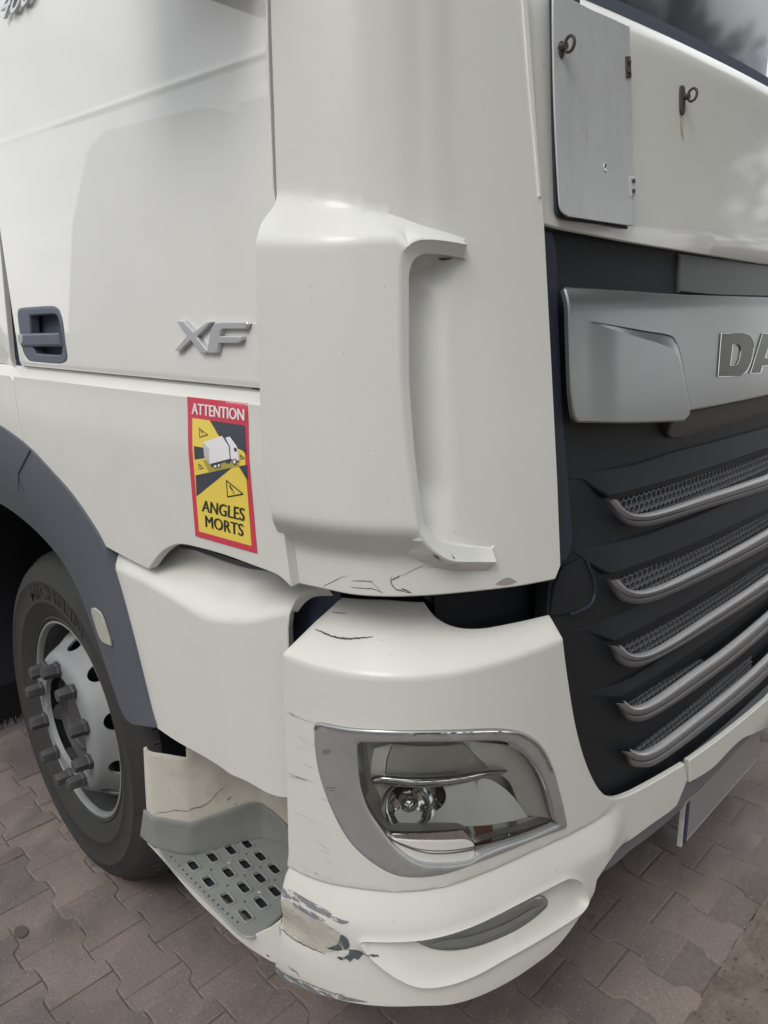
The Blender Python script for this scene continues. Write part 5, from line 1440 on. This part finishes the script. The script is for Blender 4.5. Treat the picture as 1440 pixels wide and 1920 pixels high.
npo = [(0.977, 0.454, 1), (1.497, 0.454, 1), (1.497, 0.344, 1), (0.977, 0.344, 1)]
panel('plate_holder', s_plateno, [(0.969, 0.462, 1), (1.505, 0.462, 1), (1.505, 0.332, 1), (0.969, 0.332, 1)], 'plate_rim', npl, thick=0.012, step=0.1, round_=0.002)
panel('plate_face', s_plateno, npo, 'number_plate', npl, thick=0.001, lift=0.002, step=0.1, round_=0.0005)
panel('plate_band', s_plateno, [(0.972, 0.456, 1), (0.990, 0.456, 1), (0.990, 0.340, 1), (0.972, 0.340, 1)], 'plate_blue', npl, thick=0.001, lift=0.0032, step=0.1, round_=0.0003)

# dark plastic piece behind the bumper's top corner
panel('corner_filler', lampsurf(-0.085), [(-0.3918, 1.2136, 1), (-0.2440, 1.2356, 1), (-0.2569, 1.1884, 1), (-0.2828, 1.0218, 1), (-0.4116, 0.9789, 1)], 'navy_light', truck, step=0.03, thick=0.004)
panel('gap_shade_sheet', lampsurf(-0.135), [(-0.36, 0.5, 1), (0.5, 0.5, 1), (0.5, 2.1, 1), (-0.36, 2.1, 1)], 'dark_void', truck, step=0.05, thick=0.0, round_=0)  # dark sheet put in for the shade behind the panel gaps
panel('deflector_bracket', lampsurf(-0.10), [(-0.0714, 1.2082, 1), (0.2385, 1.1881, 1), (0.2353, 1.1271, 1), (0.1040, 1.1362), (0.0286, 1.1495), (-0.0281, 1.1741, 1)], 'navy_plastic', truck, step=0.03, thick=0.004)

# --- headlight
hlp = empty('headlight', parent=truck)
lin = [(-0.1688, 0.9551), (-0.1674, 0.9602), (-0.1621, 0.9646, 1), (-0.1062, 0.9697), (-0.0447, 0.9663), (0.0416, 0.9495), (0.0942, 0.9311), (0.1306, 0.9025), (0.1713, 0.8533), (0.2004, 0.7948), (0.2235, 0.7266, 1), (0.2397, 0.7081, 1), (0.1584, 0.7184), (0.0883, 0.7294), (0.0408, 0.7296, 1), (0.0272, 0.7242), (0.0011, 0.7272), (-0.0336, 0.7342), (-0.0633, 0.7419), (-0.0888, 0.7582), (-0.1139, 0.7840), (-0.1326, 0.8119), (-0.1513, 0.8420), (-0.1643, 0.8827), (-0.1688, 0.9243)]
lo_in = []
panel('lamp_bezel', s_lampring, lamp_o, 'satin_chrome', hlp, holes=[lin], step=0.012, thick=0.03, round_=0.0035, angle=40)
sweep('bezel_edge', spath(s_lampring, [(-0.2449, 0.9696), (-0.2423, 0.9764), (-0.2350, 0.9814), (-0.1849, 0.9844), (-0.1212, 0.9883), (-0.0448, 0.9848), (0.0411, 0.9689), (0.1021, 0.9488), (0.1435, 0.9238), (0.1795, 0.8874), (0.2096, 0.8341)], 0.01, 0.002), circ(0.0022, 0.0022, 8), 'chrome', hlp)
sweep('bezel_edge', spath(s_lampring, [(0.0964, 0.9289), (0.1330, 0.8998), (0.1714, 0.8514), (0.2004, 0.7948), (0.2217, 0.7295)], 0.01, 0.001), circ(0.0035, 0.0025, 8), 'chrome', hlp)
gl_o = [(-0.1710, 0.9514), (-0.1695, 0.9559), (-0.1640, 0.9603, 1), (-0.1065, 0.9655), (-0.0427, 0.9620), (0.0466, 0.9444), (0.1006, 0.9256), (0.1379, 0.8965), (0.1796, 0.8466), (0.2092, 0.7875), (0.2309, 0.7194, 1), (0.1653, 0.7312), (0.0937, 0.7469), (0.0383, 0.7526, 1), (0.0328, 0.7709), (0.0151, 0.7871), (-0.0419, 0.7977), (-0.1175, 0.8025, 1), (-0.1337, 0.8177), (-0.1499, 0.8447), (-0.1630, 0.8713), (-0.1709, 0.9056)]
GLc = (sum(p[0] for p in gl_o)/len(gl_o), sum(p[1] for p in gl_o)/len(gl_o))
def s_glass(u, v):
    d = math.hypot((u-GLc[0])/0.22, (v-GLc[1])/0.14)
    return body(u, v, -0.004+0.006*(1-min(1, d*d)))
panel('lamp_lens', s_glass, gl_o, 'lamp_glass', hlp, step=0.015, thick=0.0, round_=0)
panel('lamp_housing', s_lampin3, inset(gl_o, -0.03) if area(gl_o) > 0 else inset(gl_o, 0.03), 'lamp_body', hlp, step=0.02, thick=0.0, round_=0)
# side walls of the housing
gw = spline(gl_o, 0.012)
for (o1, o2, m_) in ((-0.006, -0.055, 'lamp_body'),):
    k = len(gw)
    V = [Vector(body(u, v, o1)) for u, v in gw]+[Vector(body(u, v, o2)) for u, v in gw]
    make('lamp_wall', V, [(i, (i+1) % k, k+(i+1) % k, k+i) for i in range(k)], m_, hlp)
def lp_(name, surf, pts, m_, th=0.002, lift=0.0): return panel(name, surf, pts, m_, hlp, step=0.015, thick=th, round_=0.0008, lift=lift, rs=0.01)
lp_('lamp_reflector', s_lampin2, [(-0.1256, 0.8843, 1), (-0.1233, 0.9133), (-0.1116, 0.9452, 1), (0.0289, 0.9283, 1), (0.0590, 0.8989, 1), (0.0422, 0.8889), (0.0173, 0.8753, 1), (-0.0698, 0.8821)], 'lamp_dark')
lp_('reflector_rib', s_lampin1, [(-0.1234, 0.9068, 1), (0.0419, 0.9019, 1), (0.0420, 0.8997, 1), (-0.1234, 0.9047, 1)], 'lamp_satin', lift=-0.02)
lp_('lamp_reflector', s_lampin2, [(-0.1589, 0.8846, 1), (-0.1559, 0.9140), (-0.1499, 0.9344, 1), (-0.1131, 0.9458, 1), (-0.1253, 0.9132), (-0.1276, 0.8842, 1)], 'lamp_satin')
def s_bowl(u, v): return body(u, v, -0.05+0.25*abs(v-GLc[1])**1.0*0.3)
def s_shellr(u, v): return body(u, v, -0.048+0.22*max(0, u-GLc[0]-0.05))
lp_('reflector_shell', s_shellr, [(0.0331, 0.9280, 1), (0.1320, 0.8975), (0.1683, 0.8684), (0.2104, 0.8189), (0.2415, 0.7574), (0.2590, 0.7082, 1), (0.1633, 0.7502, 1), (0.1459, 0.7970), (0.1297, 0.8303), (0.0955, 0.8575, 1), (0.0590, 0.8989, 1)], 'lamp_satin')
def s_shelll(u, v): return body(u, v, -0.050+0.45*max(0, GLc[1]-0.005-v))
lp_('reflector_shell', s_shelll, [(-0.0317, 0.8612, 1), (0.0302, 0.8545), (0.0962, 0.8364), (0.1254, 0.8145), (0.1463, 0.7889), (0.1643, 0.7518, 1), (0.0753, 0.7685), (-0.0313, 0.7903), (-0.1170, 0.7917, 1), (-0.1187, 0.8110, 1)], 'lamp_satin')
sweep('chrome_bar', spath(s_lampin1, [(-0.1498, 0.8806), (-0.1330, 0.8860), (-0.0900, 0.8836), (-0.0360, 0.8785), (0.0220, 0.8718), (0.0676, 0.8663), (0.1218, 0.8539)], 0.01), circ(0.009, 0.007, 12), 'chrome', hlp, scale=lambda t_: 0.25+0.95*math.sin(math.pi*min(1, 0.12+t_*0.88))**0.7)
pc = [(-0.0817, 0.8407)][0]
cp_ = Vector(s_lampin2(*pc)); npj = normal(s_lampin2, *pc)
rot = Vector((-1, 0, 0)).rotation_difference(npj).to_matrix().to_4x4()
revolve('projector_facets', [(0.047, -0.014), (0.043, -0.006), (0.034, 0.003), (0.022, 0.008), (0.0, 0.010)], 28, 'chrome', hlp, Matrix.Translation(cp_) @ rot, angle=25)
revolve('projector_lens', [(0.017, 0.0), (0.016, -0.014), (0.010, -0.021), (0.0, -0.024)], 20, 'chrome', hlp, Matrix.Translation(cp_) @ rot, angle=60)
pc = [(-0.0432, 0.8481)][0]
cp_ = Vector(s_lampin2(*pc))
revolve('projector_facets', [(0.030, -0.010), (0.026, -0.002), (0.016, 0.004), (0.0, 0.006)], 24, 'chrome', hlp, Matrix.Translation(cp_) @ rot, angle=25)
lp_('light_strip', s_lampin1, [(-0.1194, 0.7979, 1), (-0.0356, 0.7926), (0.0276, 0.7824, 1), (0.0319, 0.7734, 1), (-0.0356, 0.7851), (-0.1202, 0.7897, 1)], 'chrome', th=0.004)
lp_('indicator_strip', s_lampin1, [(0.0318, 0.7792, 1), (0.1256, 0.7546), (0.2429, 0.7259, 1), (0.2549, 0.6997, 1), (0.1887, 0.7113), (0.0934, 0.7320, 1), (0.0528, 0.7355, 1), (0.0425, 0.7603, 1)], 'lamp_satin')
lp_('indicator_bulb', s_lampin1, [(0.0465, 0.7724, 1), (0.0880, 0.7626, 1), (0.0934, 0.7332, 1), (0.0557, 0.7383, 1)], 'amber', lift=0.003)
lp_('position_bulb', s_lampin1, [(0.1278, 0.7596), (0.1453, 0.7544), (0.1489, 0.7269), (0.1338, 0.7302)], 'chrome', lift=0.004)
lp_('lens_rib', s_lampin1, [(0.0879, 0.7673, 1), (0.2429, 0.7259, 1), (0.2430, 0.7234, 1), (0.0879, 0.7649, 1)], 'chrome', lift=0.008)
# trim under the lens
def s_trim(u, v): return body(u, v, -0.006)
lp_('washer_cover', s_trim, [(-0.1159, 0.7963, 1), (-0.0586, 0.7955), (0.0133, 0.7858, 1), (0.0309, 0.7639), (0.0372, 0.7465, 1), (-0.0210, 0.7553), (-0.0686, 0.7663), (-0.1013, 0.7827)], 'chrome', th=0.01)
lp_('washer_cover', s_trim, [(-0.1176, 0.7889, 1), (-0.0883, 0.7855), (-0.0418, 0.7788), (0.0154, 0.7664), (0.0331, 0.7556), (0.0368, 0.7470, 1), (-0.0210, 0.7560), (-0.0653, 0.7663), (-0.0981, 0.7798)], 'paint_satin', th=0.01, lift=0.002)
lp_('lamp_trim', s_trim, [(-0.1338, 0.8059, 1), (-0.1143, 0.7890), (-0.0883, 0.7714), (-0.0619, 0.7611), (-0.0209, 0.7515), (0.0377, 0.7414, 1), (0.0387, 0.7295), (0.0278, 0.7203, 1), (-0.0207, 0.7268), (-0.0585, 0.7363), (-0.0884, 0.7536), (-0.1144, 0.7794)], 'paint_satin', th=0.01)
lp_('lamp_trim', s_trim, [(0.0408, 0.7452, 1), (0.1167, 0.7327), (0.2301, 0.7153, 1), (0.2491, 0.6995, 1), (0.1663, 0.7115), (0.0944, 0.7232), (0.0457, 0.7242, 1), (0.0403, 0.7320)], 'chrome', th=0.01)
lp_('trim_gap', s_trim, [(-0.1729, 0.8945, 1), (-0.1598, 0.8611), (-0.1403, 0.8169), (-0.1143, 0.7898), (-0.0619, 0.7618), (-0.0209, 0.7515), (0.0376, 0.7437, 1), (0.0385, 0.7403), (-0.0209, 0.7493), (-0.0619, 0.7596), (-0.1144, 0.7853), (-0.1421, 0.8112), (-0.1634, 0.8532)], 'crack', th=0.001, lift=0.0024)

# --- fog light in its recess
fog = empty('fog_light', parent=truck)
panel('fog_lamp_body', s_fogb, fog_l, 'lamp_body', fog, step=0.02, thick=0.004, round_=0.002, lift=0.001)
panel('fog_lamp_reflector', s_fogb, [(-0.0445, 0.5777), (-0.0228, 0.5835), (0.0448, 0.5714), (0.1175, 0.5638), (0.1782, 0.5617), (0.1905, 0.5526), (0.1339, 0.5482), (0.0396, 0.5557), (-0.0080, 0.5645)], 'lamp_satin', fog, step=0.02, thick=0.001, round_=0.001, lift=0.004)
panel('fog_lamp_glass', s_fogl, fog_l, 'fog_glass', fog, step=0.02, thick=0.006, round_=0.003)

# --- damage on the bumper
SB = s_bump
def dmg(name, pts, m_, lift=0.0007): return panel(name, SB, pts, m_, bumper, thick=0, lift=lift, round_=0, step=0.012, rs=0.008)
dmg('scraped_patch', [(-0.3323, 0.6009), (-0.3118, 0.6060), (-0.2751, 0.6092), (-0.2404, 0.6062), (-0.2133, 0.6026), (-0.1984, 0.5956), (-0.1909, 0.5841), (-0.1997, 0.5655), (-0.2164, 0.5503), (-0.2455, 0.5347), (-0.2835, 0.5269), (-0.3175, 0.5270), (-0.3355, 0.5295)], 'scrape')
dmg('scuff', [(-0.3381, 0.6186), (-0.3169, 0.6244), (-0.2690, 0.6278), (-0.2322, 0.6293), (-0.2030, 0.6246), (-0.1840, 0.6256), (-0.1982, 0.6170), (-0.2280, 0.6184), (-0.2661, 0.6163), (-0.2990, 0.6121), (-0.3331, 0.6056)], 'scuff', 0.001)
dmg('scuff', [(-0.3049, 0.6073), (-0.2890, 0.6111), (-0.2529, 0.6131), (-0.2271, 0.6092), (-0.2519, 0.6037), (-0.2822, 0.6027), (-0.3012, 0.6011)], 'scuff', 0.0012)
dmg('gouge', [(-0.1984, 0.5956), (-0.1867, 0.5913), (-0.1843, 0.5754), (-0.1999, 0.5608), (-0.2277, 0.5510), (-0.2122, 0.5664), (-0.2030, 0.5801)], 'gouge', 0.0011)
dmg('gouge', [(-0.1919, 0.5575, 1), (-0.1836, 0.5701), (-0.1656, 0.5742), (-0.1591, 0.5702, 1), (-0.1649, 0.5611, 1), (-0.1688, 0.5542, 1), (-0.1763, 0.5549, 1), (-0.1843, 0.5440, 1), (-0.1902, 0.5482, 1), (-0.2005, 0.5402, 1), (-0.2089, 0.5418, 1), (-0.2003, 0.5515, 1)], 'gouge', 0.0012)
dmg('paint_flake', [(-0.2097, 0.5537), (-0.1946, 0.5655), (-0.1836, 0.5678), (-0.1920, 0.5529), (-0.2046, 0.5472)], 'paint_satin', 0.0016)
ribbon('crack', SB, [(-0.3464, 0.5260), (-0.3355, 0.5295), (-0.3174, 0.5260), (-0.2903, 0.5274), (-0.2579, 0.5322), (-0.2313, 0.5380)], 0.0022, 'crack', bumper, lift=0.0012, jag=0.4)
ribbon('crack', SB, [(-0.3359, 0.5818), (-0.3396, 0.5545), (-0.3438, 0.5295), (-0.3443, 0.5127)], 0.004, 'gouge', bumper, lift=0.0012, jag=0.5)
ribbon('crack', SB, [(-0.2335, 0.5511), (-0.1998, 0.5631), (-0.1702, 0.5727), (-0.1436, 0.5703), (-0.1340, 0.5639)], 0.002, 'crack', bumper, lift=0.0013, jag=0.6)
dmg('scuff', [(-0.3667, 0.4281), (-0.3437, 0.4339), (-0.3211, 0.4367), (-0.2845, 0.4464), (-0.2460, 0.4539), (-0.2017, 0.4659), (-0.1537, 0.4704), (-0.2021, 0.4561), (-0.2601, 0.4370), (-0.3190, 0.4159), (-0.3589, 0.4079)], 'scuff', 0.001)
ribbon('crack', SB, [(-0.3248, 0.4599), (-0.3150, 0.4576), (-0.3021, 0.4598), (-0.2946, 0.4522)], 0.0022, 'crack', bumper, lift=0.0012, jag=0.4)
ribbon('crack', SB, [(-0.3211, 0.4367), (-0.2773, 0.4512), (-0.2341, 0.4610), (-0.1915, 0.4705)], 0.0018, 'crack', bumper, lift=0.0014, jag=0.5)
ribbon('crack', SB, [(-0.2820, 1.1233), (-0.2610, 1.1220), (-0.2343, 1.1204), (-0.2056, 1.1214), (-0.1845, 1.1242), (-0.1523, 1.1284)], 0.0022, 'crack', bumper, lift=0.0010, jag=0.22)
ribbon('scratch', SB, [(-0.2644, 1.1483), (-0.2405, 1.1499), (-0.2275, 1.1507)], 0.0010, 'crack', bumper, lift=0.0010)
ribbon('scratch', SB, [(-0.3168, 0.8590), (-0.2913, 0.8609), (-0.2684, 0.8617)], 0.0012, 'crack', bumper, lift=0.0008, jag=0.4)
ribbon('scratch', SB, [(-0.3144, 0.8537), (-0.2785, 0.8609)], 0.0008, 'crack', bumper, lift=0.0008, jag=0.4)
ribbon('scratch', SB, [(-0.3190, 0.9782), (-0.2852, 0.9768), (-0.2490, 0.9778)], 0.0010, 'faint_scratch', bumper, lift=0.0008, jag=0.4)
ribbon('scratch', SB, [(-0.3044, 0.9792), (-0.2955, 0.9753)], 0.0030, 'faint_scratch', bumper, lift=0.0008, jag=0.6)
rr_ = random.Random(5)
ulo, uhi = bo[0][0], bo[0][0]+0.09
for q in range(22):
    u0 = rr_.uniform(ulo+0.01, uhi); v0 = rr_.uniform(0.68, 1.03)
    l = rr_.uniform(0.008, 0.03)
    ribbon('scratch', SB, [(u0, v0), (u0+l, v0-l*rr_.uniform(-0.1, 0.5))], rr_.uniform(0.0004, 0.0010), 'faint_scratch', bumper, lift=0.0008)
ribbon('scratch', s_lampring, [(-0.2283, 0.8661), (-0.2148, 0.8697), (-0.2055, 0.8733)], 0.0012, 'crack', hlp, lift=0.0008, jag=0.5)
ribbon('scratch', s_lampring, [(-0.2254, 0.8609), (-0.2093, 0.8670)], 0.0008, 'crack', hlp, lift=0.0008, jag=0.5)
for L_ in ([(-0.0788, 0.9865), (-0.0740, 0.9855)], [(-0.0384, 0.9833), (-0.0352, 0.9825)], [(0.0626, 0.9631), (0.0687, 0.9585)]):
    ribbon('scratch', s_lampring, L_, 0.003, 'crack', hlp, lift=0.004)
panel('stain', s_lampring, [(-0.2317, 0.9347), (-0.2219, 0.9401), (-0.2145, 0.9387), (-0.2222, 0.9304), (-0.2300, 0.9288)], 'slat_dark', hlp, lift=0.0005, thick=0, round_=0, rs=0.005)

# ================================================================== what the paint reflects, around the parking place
mat('leaf_green', (0.05, 0.075, 0.03), 0.7, var=0.6, vscale=1.5)
mat('bark', (0.08, 0.06, 0.045), 0.9)
mat('other_truck', (0.48, 0.49, 0.49), 0.4, coat=0.5)
TL = ['mirrored in the bonnet beside the metal plate', 'mirrored in the bonnet right of the eye bolt', 'mirrored at the right end of the bonnet', 'mirrored in the windscreen corner', 'mirrored in the corner deflector', 'farthest left of the row, mirrored in the bumper corner', 'nearest the far side of the truck', 'the tallest one, standing behind the others']
def tree(x, y, h, seed):
    rr = random.Random(seed)
    t_ = empty('tree', 'leafy green tree, %s' % TL[seed], 'tree', 'trees mirrored in the paint')
    t_.location = (x, y, 0)
    V = []; F = []
    for i in range(9):
        z = h*0.75*i/8
        r = 0.22*(1-i/10)
        for k in range(8):
            a = k*math.pi/4
            V.append((r*math.cos(a)+0.1*math.sin(i), r*math.sin(a), z))
    for i in range(8):
        for k in range(8): F.append((i*8+k, i*8+(k+1) % 8, (i+1)*8+(k+1) % 8, (i+1)*8+k))
    make('trunk', V, F, 'bark', t_)
    V = []; F = []
    cl = [(rr.gauss(0, h*0.17), rr.gauss(0, h*0.17), h*0.62+rr.gauss(0, h*0.16), rr.uniform(0.5, 1.1)*h*0.11) for _ in range(44)]
    for (cx, cy, cz, cr_) in cl:
        for _ in range(130):
            d = Vector((rr.gauss(0, 1), rr.gauss(0, 1), rr.gauss(0, 1))).normalized()*cr_*rr.uniform(0.5, 1.05)
            c = Vector((cx, cy, cz))+d
            a = Vector((rr.gauss(0, 1), rr.gauss(0, 1), rr.gauss(0, 1))).normalized()*0.14
            b2 = a.cross(Vector((rr.gauss(0, 1), rr.gauss(0, 1), rr.gauss(0, 1)))).normalized()*0.10
            b_ = len(V)
            V += [c-a, c-b2, c+a, c+b2]
            F.append((b_, b_+1, b_+2, b_+3))
    make('crown', V, F, 'leaf_green', t_, False)
for i, (x, y, h) in enumerate(((1.5, -9, 9.0), (5.0, -8, 9.5), (8.5, -8.5, 9), (9.5, -4.2, 9.5), (-3, -11, 9.5), (-7.5, -13, 9), (13.5, -5, 11), (3.2, -12, 11))):
    tree(x, y, h, i)
# neighbouring truck parked alongside
nb = empty('truck', 'grey truck parked alongside, seen only mirrored in the cream door', 'truck')
def prism(name, prof, x0, x1, m_, parent):
    n = len(prof)
    V = [(x0, y, z) for y, z in prof]+[(x1, y, z) for y, z in prof]
    F = [tuple(range(n)), tuple(reversed(range(n, 2*n)))]+[(i, n+i, n+(i+1) % n, (i+1) % n) for i in range(n)]
    return make(name, V, F, m_, parent, False)
prism('cab', [(8.9, 0.5), (9.0, 0.9), (8.95, 1.5), (8.6, 2.6), (8.1, 3.3), (7.7, 3.45), (5.9, 3.4), (5.9, 0.9), (6.6, 0.6)], -6.3, -3.9, 'other_truck', nb)
prism('trailer', [(-5.0, 1.2), (-5.0, 3.35), (5.4, 3.35), (5.4, 1.2)], -6.3, -3.9, 'other_truck', nb)
for y_ in (7.6, 4.0, -2.0, -3.3):
    for x_ in (-6.2, -4.25):
        revolve('wheel', [(0.0, 0), (0.28, 0.0), (0.3, -0.02), (0.46, -0.02), (0.5, 0.02), (0.5, 0.3), (0.0, 0.3)], 28, 'rubber', nb, Matrix.Translation((x_, y_, 0.5)))
for o in bpy.data.objects:
    pass
